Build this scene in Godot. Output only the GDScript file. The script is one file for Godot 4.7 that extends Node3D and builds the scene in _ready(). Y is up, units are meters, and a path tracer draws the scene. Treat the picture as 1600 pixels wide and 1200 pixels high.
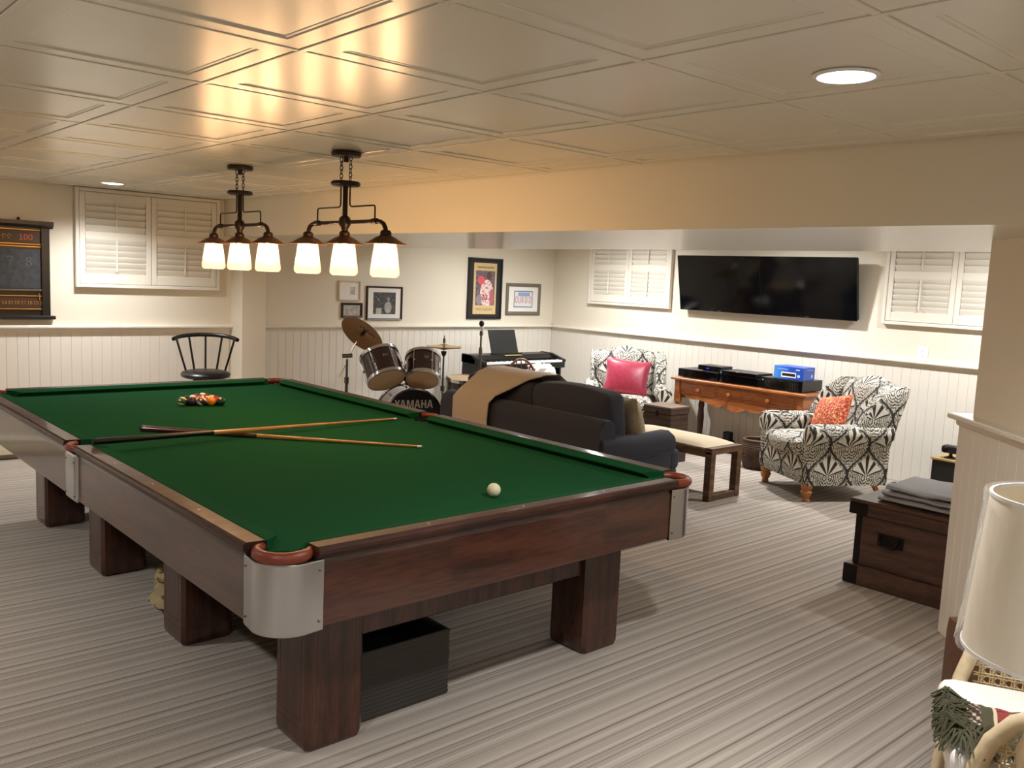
extends Node3D
# Basement games room. X runs along the back wall, -Z away towards it, y up, metres.
const XT := 7.862      # wall with the televisions
const ZB := -8.077     # back wall
const CE := 2.26       # ceiling
const SO := 1.931      # underside of the soffit
const SX0 := 3.5315    # soffit faces
const SX1 := 5.5035
const RL := 1.072      # chair rail, underside
const TILE := 0.6741

class M:
	var v := PackedVector3Array()
	var s := 0
	func t(a: Vector3, b: Vector3, c: Vector3):
		v.append(a); v.append(b); v.append(c)
	func q(a: Vector3, b: Vector3, c: Vector3, d: Vector3):
		t(a, b, c); t(a, c, d)
	func begin():
		s = v.size()
	func fix(c = null) -> M:
		if v.size() == s: return self
		var o := Vector3.ZERO
		if c == null:
			for i in range(s, v.size()): o += v[i]
			o /= float(v.size() - s)
		else: o = c
		var vol := 0.0
		for i in range(s, v.size(), 3):
			vol += (v[i] - o).dot((v[i + 1] - o).cross(v[i + 2] - o))
		if vol > 0.0:
			for i in range(s, v.size(), 3):
				var k := v[i + 1]; v[i + 1] = v[i + 2]; v[i + 2] = k
		return self
	func grid(P: Array, cu := false, cv := false, caps := false, c = null) -> M:
		begin()
		var n := P.size(); var m: int = P[0].size()
		for i in range(n if cu else n - 1):
			var A = P[i]; var B = P[(i + 1) % n]
			for j in range(m if cv else m - 1):
				var k := (j + 1) % m
				q(A[j], A[k], B[k], B[j])
		if caps:
			for e in [0, n - 1]:
				var mid := Vector3.ZERO
				for p in P[e]: mid += p
				mid /= float(m)
				for j in range(m):
					if e == 0: t(P[e][(j + 1) % m], P[e][j], mid)
					else: t(P[e][j], P[e][(j + 1) % m], mid)
		return fix(c)
	func box(c: Vector3, size: Vector3, bev := 0.0, b := Basis()) -> M:
		begin()
		var h := size * 0.5
		if bev <= 0.0:
			for k in 3:
				for sg in [-1.0, 1.0]:
					var a := (k + 1) % 3; var d := (k + 2) % 3
					var pts := []
					for w in [[-1, -1], [1, -1], [1, 1], [-1, 1]]:
						var p := Vector3.ZERO
						p[k] = sg * h[k]; p[a] = w[0] * h[a]; p[d] = w[1] * h[d] * sg
						pts.append(c + b * p)
					q(pts[0], pts[1], pts[2], pts[3])
			return fix()
		var bv := minf(bev, minf(h.x, minf(h.y, h.z)) * 0.95)
		var P := func(sx: float, sy: float, sz: float, k: int) -> Vector3:
			var p := Vector3(sx * (h.x - bv), sy * (h.y - bv), sz * (h.z - bv))
			p[k] = [sx, sy, sz][k] * h[k]
			return c + b * p
		for k in 3:
			var a := (k + 1) % 3; var d := (k + 2) % 3
			for sg in [-1.0, 1.0]:
				var pts := []
				for w in [[-1.0, -1.0], [1.0, -1.0], [1.0, 1.0], [-1.0, 1.0]]:
					var e := [0.0, 0.0, 0.0]
					e[k] = sg; e[a] = w[0]; e[d] = w[1] * sg
					pts.append(P.call(e[0], e[1], e[2], k))
				q(pts[0], pts[1], pts[2], pts[3])
			for s1 in [-1.0, 1.0]:
				for s2 in [-1.0, 1.0]:
					var e0 := [0.0, 0.0, 0.0]; e0[a] = s1; e0[d] = s2
					var e1 := e0.duplicate(); e0[k] = -1.0; e1[k] = 1.0
					var p0 = P.call(e0[0], e0[1], e0[2], a); var p1 = P.call(e1[0], e1[1], e1[2], a)
					var p2 = P.call(e1[0], e1[1], e1[2], d); var p3 = P.call(e0[0], e0[1], e0[2], d)
					if s1 * s2 > 0: q(p0, p3, p2, p1)
					else: q(p0, p1, p2, p3)
		for sx in [-1.0, 1.0]:
			for sy in [-1.0, 1.0]:
				for sz in [-1.0, 1.0]:
					var a0 = P.call(sx, sy, sz, 0); var a1 = P.call(sx, sy, sz, 1); var a2 = P.call(sx, sy, sz, 2)
					if sx * sy * sz > 0: t(a0, a1, a2)
					else: t(a0, a2, a1)
		return fix()
	func span(a: Vector3, b: Vector3, bev := 0.0) -> M:
		return box((a + b) * 0.5, (b - a).abs(), bev)
	# box with rounded edges and bulging faces, for cushions
	func soft(c: Vector3, size: Vector3, r: float, n := 8, bulge := Vector3.ZERO, b := Basis()) -> M:
		var h := size * 0.5
		r = minf(r, minf(h.x, minf(h.y, h.z)))
		var inn := h - Vector3(r, r, r)
		for k in 3:
			for sg in [-1.0, 1.0]:
				var a := (k + 1) % 3; var d := (k + 2) % 3
				var P := []
				for i in n + 1:
					var row := PackedVector3Array()
					for j in n + 1:
						var u := -1.0 + 2.0 * i / n; var w := -1.0 + 2.0 * j / n
						u = signf(u) * pow(absf(u), 0.7); w = signf(w) * pow(absf(w), 0.7)
						var p := Vector3.ZERO
						p[k] = sg * h[k]; p[a] = u * h[a]; p[d] = w * h[d]
						var cl := p.clamp(-inn, inn)
						var dl := p - cl
						var o := cl + (dl.normalized() * r if dl.length() > 1e-6 else Vector3.ZERO)
						for ax in 3:
							var x1 := o[(ax + 1) % 3] / h[(ax + 1) % 3]; var x2 := o[(ax + 2) % 3] / h[(ax + 2) % 3]
							o[ax] += bulge[ax] * (o[ax] / h[ax]) * maxf(0.0, 1 - x1 * x1) * maxf(0.0, 1 - x2 * x2)
						row.append(c + b * o)
					P.append(row)
				grid(P, false, false, false, c)
		return self
	func ring(c: Vector3, x: Vector3, y: Vector3, n: int) -> PackedVector3Array:
		var o := PackedVector3Array()
		for j in n:
			var a := TAU * j / n
			o.append(c + x * cos(a) + y * sin(a))
		return o
	func tube(path: Array, r, n := 10, closed := false, sq := 1.0) -> M:
		var P := []
		var up := Vector3.ZERO
		var N := path.size()
		for i in N:
			var a: Vector3 = path[(i - 1 + N) % N] if closed else path[maxi(i - 1, 0)]
			var b: Vector3 = path[(i + 1) % N] if closed else path[mini(i + 1, N - 1)]
			var d := (b - a).normalized()
			if up == Vector3.ZERO:
				up = Vector3.UP if absf(d.y) < 0.9 else Vector3.RIGHT
			var x := d.cross(up).normalized()
			up = x.cross(d).normalized()
			var rr: float = r[i] if r is Array else r
			P.append(ring(path[i], x * rr, up * rr * sq, n))
		return grid(P, closed, true, not closed)
	func cyl(a: Vector3, b: Vector3, r0: float, r1 := -1.0, n := 16) -> M:
		return tube([a, b], [r0, r0 if r1 < 0 else r1], n)
	func lathe(prof: Array, n := 24, xf := Transform3D(), closed := false, arc := TAU, ends := true) -> M:
		var P := []
		for p in prof:
			var row := PackedVector3Array()
			for j in (n if arc == TAU else n + 1):
				var a := arc * j / n
				row.append(xf * Vector3(p[0] * cos(a), p[1], p[0] * sin(a)))
			P.append(row)
		return grid(P, closed, arc == TAU, ends and not closed and arc == TAU)
	func prism(poly: PackedVector2Array, z0: float, z1: float, xf := Transform3D()) -> M:
		begin()
		var ix := Geometry2D.triangulate_polygon(poly)
		for i in range(0, ix.size(), 3):
			var a := poly[ix[i]]; var b := poly[ix[i + 1]]; var c := poly[ix[i + 2]]
			if (b - a).cross(c - a) < 0:
				var k := b; b = c; c = k
			t(xf * Vector3(a.x, a.y, z1), xf * Vector3(b.x, b.y, z1), xf * Vector3(c.x, c.y, z1))
			t(xf * Vector3(a.x, a.y, z0), xf * Vector3(c.x, c.y, z0), xf * Vector3(b.x, b.y, z0))
		var cw := Geometry2D.is_polygon_clockwise(poly)
		for i in poly.size():
			var a := poly[i]; var b := poly[(i + 1) % poly.size()]
			if cw:
				var k := a; a = b; b = k
			q(xf * Vector3(a.x, a.y, z0), xf * Vector3(b.x, b.y, z0), xf * Vector3(b.x, b.y, z1), xf * Vector3(a.x, a.y, z1))
		return fix()
	func ball(c: Vector3, r: Vector3, n := 16, b := Basis()) -> M:
		var P := []
		for i in n + 1:
			var th := PI * i / n
			var row := PackedVector3Array()
			for j in n * 2:
				var ph := PI * j / n
				row.append(c + b * Vector3(r.x * sin(th) * cos(ph), r.y * cos(th), r.z * sin(th) * sin(ph)))
			P.append(row)
		return grid(P, false, true)
	func pillow(xf: Transform3D, w: float, h: float, th: float, n := 14, pinch := 0.07) -> M:
		for sg in [-1.0, 1.0]:
			var P := []
			for i in n + 1:
				var row := PackedVector3Array()
				for j in n + 1:
					var u := -1.0 + 2.0 * i / n; var w2 := -1.0 + 2.0 * j / n
					var f := pow(maxf(0.0, (1 - u * u) * (1 - w2 * w2)), 0.42)
					row.append(xf * Vector3(w * 0.5 * u * (1 - pinch * (1 - w2 * w2)), h * 0.5 * w2 * (1 - pinch * (1 - u * u)), sg * th * 0.5 * f))
				P.append(row)
			grid(P, false, false, false, xf.origin)
		return self
	func mesh(crease := 38.0) -> ArrayMesh:
		var n := v.size() / 3
		var fn := PackedVector3Array(); fn.resize(n)
		var un := PackedVector3Array(); un.resize(n)
		for i in n:
			var k := (v[3 * i + 2] - v[3 * i]).cross(v[3 * i + 1] - v[3 * i])
			fn[i] = k; un[i] = k.normalized()
		var N := PackedVector3Array(); N.resize(v.size())
		if crease <= 0.0:
			for i in v.size(): N[i] = un[i / 3]
		else:
			var at := {}
			var keys := []
			keys.resize(v.size())
			for i in v.size():
				var key := Vector3i((v[i] * 20000.0).round())
				keys[i] = key
				if at.has(key): at[key].append(i / 3)
				else: at[key] = PackedInt32Array([i / 3])
			var ct := cos(deg_to_rad(crease))
			for i in v.size():
				var f := i / 3
				var o := Vector3.ZERO
				for g in at[keys[i]]:
					if un[g].dot(un[f]) > ct: o += fn[g]
				N[i] = o.normalized() if o.length_squared() > 1e-20 else un[f]
		for i in v.size():
			if N[i].length_squared() < 0.5: N[i] = Vector3.UP
		var arr := []; arr.resize(Mesh.ARRAY_MAX)
		arr[Mesh.ARRAY_VERTEX] = v; arr[Mesh.ARRAY_NORMAL] = N
		var me := ArrayMesh.new()
		me.add_surface_from_arrays(Mesh.PRIMITIVE_TRIANGLES, arr)
		return me

var mats := {}
var names := {}

func mb() -> M: return M.new()

func put(called: String, b, m: Material, parent: Node = null, crease := 38.0) -> MeshInstance3D:
	var o := MeshInstance3D.new()
	o.mesh = b.mesh(crease) if b is M else b
	o.material_override = m
	add(o, called, parent)
	return o

func add(o: Node3D, called: String, parent: Node = null):
	if parent == null or parent == self:
		var k: int = names.get(called, 0)
		names[called] = k + 1
		o.name = called if k == 0 else "%s_%03d" % [called, k]
		add_child(o)
	else:
		o.name = called
		parent.add_child(o, true)

func tag(o: Node, label: String, category := "", group := "", kind := ""):
	if label: o.set_meta("label", label)
	if category: o.set_meta("category", category)
	if group: o.set_meta("group", group)
	if kind: o.set_meta("kind", kind)
	return o

func thing(called: String, label: String, category: String, at := Vector3.ZERO, turn := 0.0, group := "") -> Node3D:
	var o := Node3D.new()
	add(o, called)
	o.position = at; o.rotation.y = turn
	tag(o, label, category, group)
	return o

func struct(o: Node, label: String, category: String):
	tag(o, label, category, "", "structure")
	return o

func C(hex: String) -> Color: return Color.html(hex)

func mt(key: String, col = "ffffff", rough := 0.6, metal := 0.0, o := {}) -> StandardMaterial3D:
	if mats.has(key): return mats[key]
	var m := StandardMaterial3D.new()
	m.resource_name = key
	m.albedo_color = C(col) if col is String else col
	m.roughness = rough; m.metallic = metal
	if o.has("tex"):
		m.albedo_texture = o.tex
	if o.has("tri"):
		m.uv1_triplanar = true
		m.uv1_world_triplanar = o.get("world", false)
		m.uv1_scale = Vector3.ONE / float(o.tri) if not o.tri is Vector3 else Vector3(1 / o.tri.x, 1 / o.tri.y, 1 / o.tri.z)
		if o.has("off"): m.uv1_offset = o.off
		m.uv1_triplanar_sharpness = 8.0
	if o.has("ntex"):
		m.normal_enabled = true; m.normal_texture = o.ntex; m.normal_scale = o.get("ns", 0.5)
	if o.has("emit"):
		m.emission_enabled = true; m.emission = C(o.emit); m.emission_energy_multiplier = o.get("ee", 1.0)
	if o.has("coat"):
		m.clearcoat_enabled = true; m.clearcoat = o.coat; m.clearcoat_roughness = o.get("coat_r", 0.15)
	if o.has("sheen"):
		m.rim_enabled = true; m.rim = o.sheen; m.rim_tint = 0.5
	if o.has("alpha"):
		m.transparency = BaseMaterial3D.TRANSPARENCY_ALPHA
		m.albedo_color.a = o.alpha
	if o.has("spec"): m.metallic_specular = o.spec
	mats[key] = m
	return m

func tex(w: int, h: int, f: Callable) -> ImageTexture:
	var d := PackedByteArray(); d.resize(w * h * 3)
	var k := 0
	for y in h:
		for x in w:
			var c: Color = f.call(x, y)
			d[k] = int(clampf(c.r, 0, 1) * 255); d[k + 1] = int(clampf(c.g, 0, 1) * 255); d[k + 2] = int(clampf(c.b, 0, 1) * 255)
			k += 3
	var im := Image.create_from_data(w, h, false, Image.FORMAT_RGB8, d)
	im.generate_mipmaps()
	return ImageTexture.create_from_image(im)

func noise_img(w: int, h: int, freq: float, sd: int, oct := 3) -> Image:
	var n := FastNoiseLite.new()
	n.noise_type = FastNoiseLite.TYPE_SIMPLEX_SMOOTH
	n.seed = sd; n.frequency = freq; n.fractal_octaves = oct
	return n.get_seamless_image(w, h)

# wood: grain runs along u (or along v)
func wood_tex(c0: String, c1: String, sd: int, along_v := false, contrast := 1.0) -> ImageTexture:
	var a := noise_img(32, 512, 0.02, sd, 4); a.resize(512, 512, Image.INTERPOLATE_CUBIC)
	var b := noise_img(64, 512, 0.11, sd + 7, 2); b.resize(512, 512, Image.INTERPOLATE_CUBIC)
	var k0 := C(c0); var k1 := C(c1)
	return tex(512, 512, func(x, y):
		var X: int = y if along_v else x
		var Y: int = x if along_v else y
		var g := a.get_pixel(X, Y).r * 0.65 + b.get_pixel(X, Y).r * 0.35
		return k0.lerp(k1, clampf((g - 0.5) * 2.2 * contrast + 0.5, 0, 1)))

func speck_tex(c0: String, c1: String, sd: int, freq := 0.2, size := 256, power := 1.0) -> ImageTexture:
	var a := noise_img(size, size, freq, sd, 3)
	var k0 := C(c0); var k1 := C(c1)
	return tex(size, size, func(x, y): return k0.lerp(k1, pow(a.get_pixel(x, y).r, power)))

func normal_tex(freq: float, sd: int, strength := 4.0, size := 256, oct := 3) -> ImageTexture:
	var a := noise_img(size, size, freq, sd, oct)
	a.convert(Image.FORMAT_RGBA8)
	a.bump_map_to_normal_map(strength)
	return ImageTexture.create_from_image(a)

# a flat print with uv, lying in its own xy plane facing +z
func print_quad(w: float, h: float) -> ArrayMesh:
	var arr := []; arr.resize(Mesh.ARRAY_MAX)
	var x := w / 2; var y := h / 2
	arr[Mesh.ARRAY_VERTEX] = PackedVector3Array([Vector3(-x, y, 0), Vector3(x, y, 0), Vector3(x, -y, 0), Vector3(-x, y, 0), Vector3(x, -y, 0), Vector3(-x, -y, 0)])
	var n := PackedVector3Array(); n.resize(6); n.fill(Vector3(0, 0, 1))
	arr[Mesh.ARRAY_NORMAL] = n
	arr[Mesh.ARRAY_TEX_UV] = PackedVector2Array([Vector2(0, 0), Vector2(1, 0), Vector2(1, 1), Vector2(0, 0), Vector2(1, 1), Vector2(0, 1)])
	var me := ArrayMesh.new()
	me.add_surface_from_arrays(Mesh.PRIMITIVE_TRIANGLES, arr)
	return me

func text(called: String, s: String, size: float, m: Material, parent: Node, xf: Transform3D, font := "Droid Serif", bold := false, deep := 0.001) -> MeshInstance3D:
	var f := SystemFont.new()
	f.font_names = PackedStringArray([font])
	if bold: f.font_weight = 700
	var t := TextMesh.new()
	t.text = s; t.font = f; t.font_size = 64; t.pixel_size = size / 64.0; t.depth = deep
	t.curve_step = 2.0
	var o := MeshInstance3D.new()
	o.mesh = t; o.material_override = m; o.transform = xf
	add(o, called, parent)
	return o

func V(x: float, y: float, z: float) -> Vector3: return Vector3(x, y, z)

func _ready():
	# camera
	var cam := Camera3D.new()
	cam.name = "camera"
	cam.fov = 46.9486
	cam.near = 0.05; cam.far = 60.0
	cam.transform = Transform3D(Basis(V(0.74772837, 0.04479711, 0.66249189), V(0.04471664, 0.99205944, -0.11755207), V(-0.66249732, 0.11752142, 0.73978782)), V(0, 1.65, 0))
	add_child(cam)
	cam.current = true
	# surroundings: a closed room, no daylight
	var we := WorldEnvironment.new()
	we.name = "surroundings"
	var e := Environment.new()
	e.background_mode = Environment.BG_COLOR
	e.background_color = Color(0, 0, 0)
	e.tonemap_mode = Environment.TONE_MAPPER_LINEAR
	e.tonemap_exposure = EXPOSURE
	e.sdfgi_enabled = true; e.ssao_enabled = true; e.ssil_enabled = true
	we.environment = e
	add_child(we)
	materials()
	room()
	ceiling_lights()
	windows()
	pool_table()
	pendants()
	wall_things()
	drums()
	piano_corner()
	sofa()
	armchairs()
	console()
	chest_corner()
	foreground()

const EXPOSURE := 1.0
const LED_ENERGY := 5.8
const LED_WALL_ENERGY := 7.8
const BULB_ENERGY := 0.19

func materials():
	mt("wall_paint", "dfd7c5", 0.5)
	mt("trim_paint", "e0dacc", 0.35)
	mt("board_paint", "ded8cc", 0.4)
	mt("ceiling_paint", "dfd7c5", 0.27, 0.0, {"ntex": normal_tex(0.03, 3, 1.0), "ns": 0.04, "tri": 0.9, "world": true})
	mt("soffit_paint", "dfd7c5", 0.26)
	# carpet: flat weave in stripes that run along x
	var rng := RandomNumberGenerator.new(); rng.seed = 5
	var rows := []
	var kinds := [C("9d9286"), C("a99e91"), C("90867b"), C("a1968a"), C("766c64"), C("b0a598")]
	var y := 0
	while y < 512:
		var k := rng.randi_range(0, 5)
		var w := rng.randi_range(8, 26) if k != 4 else rng.randi_range(6, 11)
		for i in w: rows.append([k, rng.randf_range(-0.02, 0.02)])
		y += w
	var fine := noise_img(512, 512, 0.25, 9, 2)
	mt("carpet", "ffffff", 0.95, 0.0, {"tri": 0.36, "world": true, "tex": tex(512, 512, func(px, py):
		var r = rows[py]
		var c: Color = kinds[r[0]]
		var d := 0.0
		if r[0] == 4: d = 0.1 if (px / 6 + py / 5) % 2 == 0 else -0.1
		elif r[0] == 2: d = 0.04 if (px / 5) % 2 == 0 else -0.04
		d += (fine.get_pixel(px, py).r - 0.5) * 0.22 + r[1]
		return Color(c.r + d, c.g + d, c.b + d)), "ntex": normal_tex(0.3, 12, 6.0), "ns": 0.4})
	mt("mahogany", "ffffff", 0.28, 0.0, {"tex": wood_tex("2e1812", "4e2c20", 21), "tri": 0.8, "coat": 0.5, "coat_r": 0.12})
	mt("mahogany_rail", "ffffff", 0.5, 0.0, {"spec": 0.35, "coat": 0.3, "coat_r": 0.1, "tex": wood_tex("2e1812", "4e2c20", 20), "tri": 0.8})
	mt("mahogany_leg", "ffffff", 0.3, 0.0, {"tex": wood_tex("2e1812", "4e2c20", 22, true), "tri": 0.7, "coat": 0.4, "coat_r": 0.15})
	mt("inlay", "452e22", 0.4)
	mt("felt", "ffffff", 1.0, 0.0, {"tex": speck_tex("124526", "195030", 31, 0.3), "tri": 0.25, "spec": 0.15})
	mt("leather_brown", "7a3522", 0.38, 0.0, {"ntex": normal_tex(0.15, 5, 3.0), "ns": 0.3, "tri": 0.1})
	mt("brushed_alu", "bcbcbc", 0.27, 0.95, {"ntex": normal_tex(0.08, 6, 1.0), "ns": 0.1, "tri": 0.2})
	mt("chrome", "d4d4d4", 0.12, 1.0)
	mt("steel_dark", "6d6a68", 0.35, 0.9)
	mt("bronze", "3a2c22", 0.42, 0.7)
	mt("hat_metal", "6a4632", 0.4, 0.6)
	mt("black_satin", "0d0d0e", 0.35)
	mt("black_matte", "121213", 0.6)
	mt("black_gloss", "050506", 0.06)
	mt("screen", "040405", 0.09)
	mt("white_plastic", "eceae6", 0.35)
	mt("ivory", "efe3bd", 0.15, 0.0, {"coat": 0.6, "coat_r": 0.05})
	mt("glass_shade", "ffffff", 0.04, 0.0, {"alpha": 0.12})
	mt("bulb_glow", "ffd9a0", 0.4, 0.0, {"emit": "ffd9a8", "ee": 22.0})
	mt("led_glow", "ffffff", 0.4, 0.0, {"emit": "fff4e6", "ee": 14.0})
	mt("gold_paint", "b08a3e", 0.3, 0.7)
	mt("slate", "ffffff", 0.55, 0.0, {"tex": speck_tex("25282b", "3a3e42", 41, 0.03), "tri": 0.5})
	mt("score_wood", "3a2015", 0.45)
	mt("red_number", "c0562e", 0.5)
	mt("chalk", "56595b", 0.9)
	mt("burgundy", "26050f", 0.12, 0.0, {"coat": 0.9, "coat_r": 0.05})
	mt("drum_head", "c5a982", 0.5)
	mt("cymbal", "8f6a42", 0.3, 0.85)
	mt("cymbal_bright", "b8975f", 0.28, 0.85)
	mt("sofa_cloth", "ffffff", 0.95, 0.0, {"tex": speck_tex("2b2d38", "3e404d", 51, 0.35), "tri": 0.2, "sheen": 0.15})
	mt("throw_cloth", "ffffff", 0.95, 0.0, {"tex": speck_tex("b3a48e", "c9bba6", 52, 0.4), "tri": 0.2, "sheen": 0.3})
	mt("linen", "ffffff", 0.9, 0.0, {"tex": speck_tex("cbb898", "dac9ac", 53, 0.4), "tri": 0.2})
	mt("cushion_beige", "ffffff", 0.8, 0.0, {"tex": speck_tex("a89a80", "c1b297", 54, 0.05), "tri": 0.4})
	mt("red_satin", "ffffff", 0.38, 0.0, {"tex": speck_tex("8e2038", "a92c46", 55, 0.03), "tri": 0.4, "sheen": 0.4})
	mt("rustic_wood", "ffffff", 0.6, 0.0, {"tex": wood_tex("4a3422", "755538", 23), "tri": 0.6})
	mt("trunk_wood", "ffffff", 0.55, 0.0, {"tex": wood_tex("2f2018", "4d3626", 24), "tri": 0.5})
	mt("trunk_top", "ffffff", 0.5, 0.0, {"tex": wood_tex("5d4c3e", "85705c", 25), "tri": 0.4})
	mt("pine", "ffffff", 0.38, 0.0, {"tex": wood_tex("8a4a22", "b4703a", 26), "tri": 0.9, "coat": 0.3})
	mt("pine_dark", "ffffff", 0.5, 0.0, {"tex": wood_tex("3c2616", "5e4028", 27, true), "tri": 0.5})
	mt("pine_leg", "ffffff", 0.4, 0.0, {"tex": wood_tex("9a5c30", "bf8048", 28, true), "tri": 0.4})
	mt("chest_wood", "ffffff", 0.45, 0.0, {"tex": wood_tex("33211a", "553829", 29), "tri": 0.7, "coat": 0.25})
	mt("iron", "1c1716", 0.5, 0.6)
	mt("wool_grey", "ffffff", 0.95, 0.0, {"tex": speck_tex("8b8b8d", "a4a4a6", 56, 0.3), "tri": 0.2, "sheen": 0.3})
	mt("wicker_black", "ffffff", 0.5, 0.0, {"tex": speck_tex("1a1816", "6d675c", 57, 0.35, 256, 2.0), "tri": 0.12})
	mt("wicker_brown", "4a3424", 0.6)
	mt("khaki", "ffffff", 0.9, 0.0, {"tex": speck_tex("94835c", "b09d74", 58, 0.2), "tri": 0.3})
	mt("box_blue", "2a57b8", 0.35)
	mt("cream_paint", "ffffff", 0.5, 0.0, {"tex": speck_tex("c3ad88", "d8c6a4", 59, 0.04), "tri": 0.5})
	mt("white_cushion", "ffffff", 0.85, 0.0, {"tex": speck_tex("dcd9d2", "ebe8e1", 60, 0.3), "tri": 0.2})
	mt("tan_leather", "ffffff", 0.45, 0.0, {"tex": speck_tex("4c2d1b", "633c22", 61, 0.03), "tri": 0.4})
	mt("shade_cloth", "ece0c8", 0.8)
	mt("plastic_film", "ffffff", 0.08, 0.0, {"alpha": 0.2})
	mt("damask", "ffffff", 0.85, 0.0, {"tex": damask_tex(), "tri": V(0.34, 0.46, 0.34)})
	mt("leopard", "ffffff", 0.7, 0.0, {"tex": leopard_tex(), "tri": 0.34})
	mt("heater", "d8d0b4", 0.4)

func damask_tex() -> ImageTexture:
	var w := 384; var h := 512
	var nz := noise_img(w, h, 0.06, 71, 2)
	var fz := noise_img(w, h, 0.25, 72, 2)
	var dark := C("2b2622"); var pale := C("d6d1c2")
	return tex(w, h, func(px, py):
		var j := (nz.get_pixel(px, py).r - 0.5) * 0.05 + (fz.get_pixel(px, py).r - 0.5) * 0.03
		var best := -9.0; var bx := 0.0; var by := 0.0
		for c in [[0.5, 0.5], [0.0, 0.0], [1.0, 0.0], [0.0, 1.0], [1.0, 1.0]]:
			var x: float = float(px) / w - c[0]; var y: float = -(float(py) / h - c[1])
			if absf(y) > 0.5: continue
			var s := 0.25 * (1 + cos(TAU * y)) - absf(x)
			if s > best: best = s; bx = x; by = y
		best += j
		# band between the ogees, then a toothed outline, then palmette and heart
		if best < 0.04: return dark
		var teeth := 0.012 * signf(sin(by * 95.0 + bx * 20.0))
		if best < 0.062 + teeth: return pale
		if best < 0.085 + teeth: return dark
		if best < 0.105: return pale
		var yy := by + 0.03
		var r := Vector2(bx * 1.1, yy).length() + j * 0.7
		var th := atan2(bx, yy)
		if yy > 0.0 and r > 0.03 and absf(th) < 1.35:
			return dark if cos(th * 9.0) > -0.1 + (r - 0.12) * 2.0 else pale
		var hr := Vector2(absf(bx) - 0.07, (yy + 0.03) * 0.9).length() + j * 0.7
		return dark if fmod(hr + 0.012, 0.047) < 0.022 else pale)

func leopard_tex() -> ImageTexture:
	var n := FastNoiseLite.new()
	n.noise_type = FastNoiseLite.TYPE_CELLULAR; n.seed = 8; n.frequency = 0.045
	n.cellular_return_type = FastNoiseLite.RETURN_DISTANCE2_SUB
	var im := n.get_seamless_image(256, 256)
	return tex(256, 256, func(x, y):
		var d := im.get_pixel(x, y).r
		return C("e8b070") if d < 0.23 else C("b02e22"))

# ---------------------------------------------------------------- the room
func boards(parent: Node, n: int, at: Callable, turn: float, h := RL):
	var me := mb().box(V(0, h / 2, 0.006), V(0.0812, h, 0.012), 0.0026).mesh(0)
	for i in n:
		var o := MeshInstance3D.new()
		o.mesh = me; o.material_override = mats.board_paint
		o.position = at.call(i); o.rotation.y = turn
		add(o, "board", parent)

func rail(called_n: int, a: Vector3, b: Vector3, out: Vector3, label: String):
	var d := (b - a); var L := d.length(); d /= L
	var xf := Transform3D(Basis(out, Vector3.UP, -d if out.cross(Vector3.UP).dot(-d) > 0 else d), a)
	var p := PackedVector2Array([Vector2(0, RL - 0.035), Vector2(0.014, RL - 0.035), Vector2(0.018, RL - 0.012), Vector2(0.026, RL), Vector2(0.05, RL), Vector2(0.054, RL + 0.006), Vector2(0.054, RL + 0.018), Vector2(0.048, RL + 0.026), Vector2(0, RL + 0.026)])
	var z := L if xf.basis.z.dot(d) > 0 else -L
	struct(put("trim_%d" % called_n, mb().prism(p, minf(0, z), maxf(0, z), xf), mats.trim_paint, null, 0), label, "chair rail")

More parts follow.
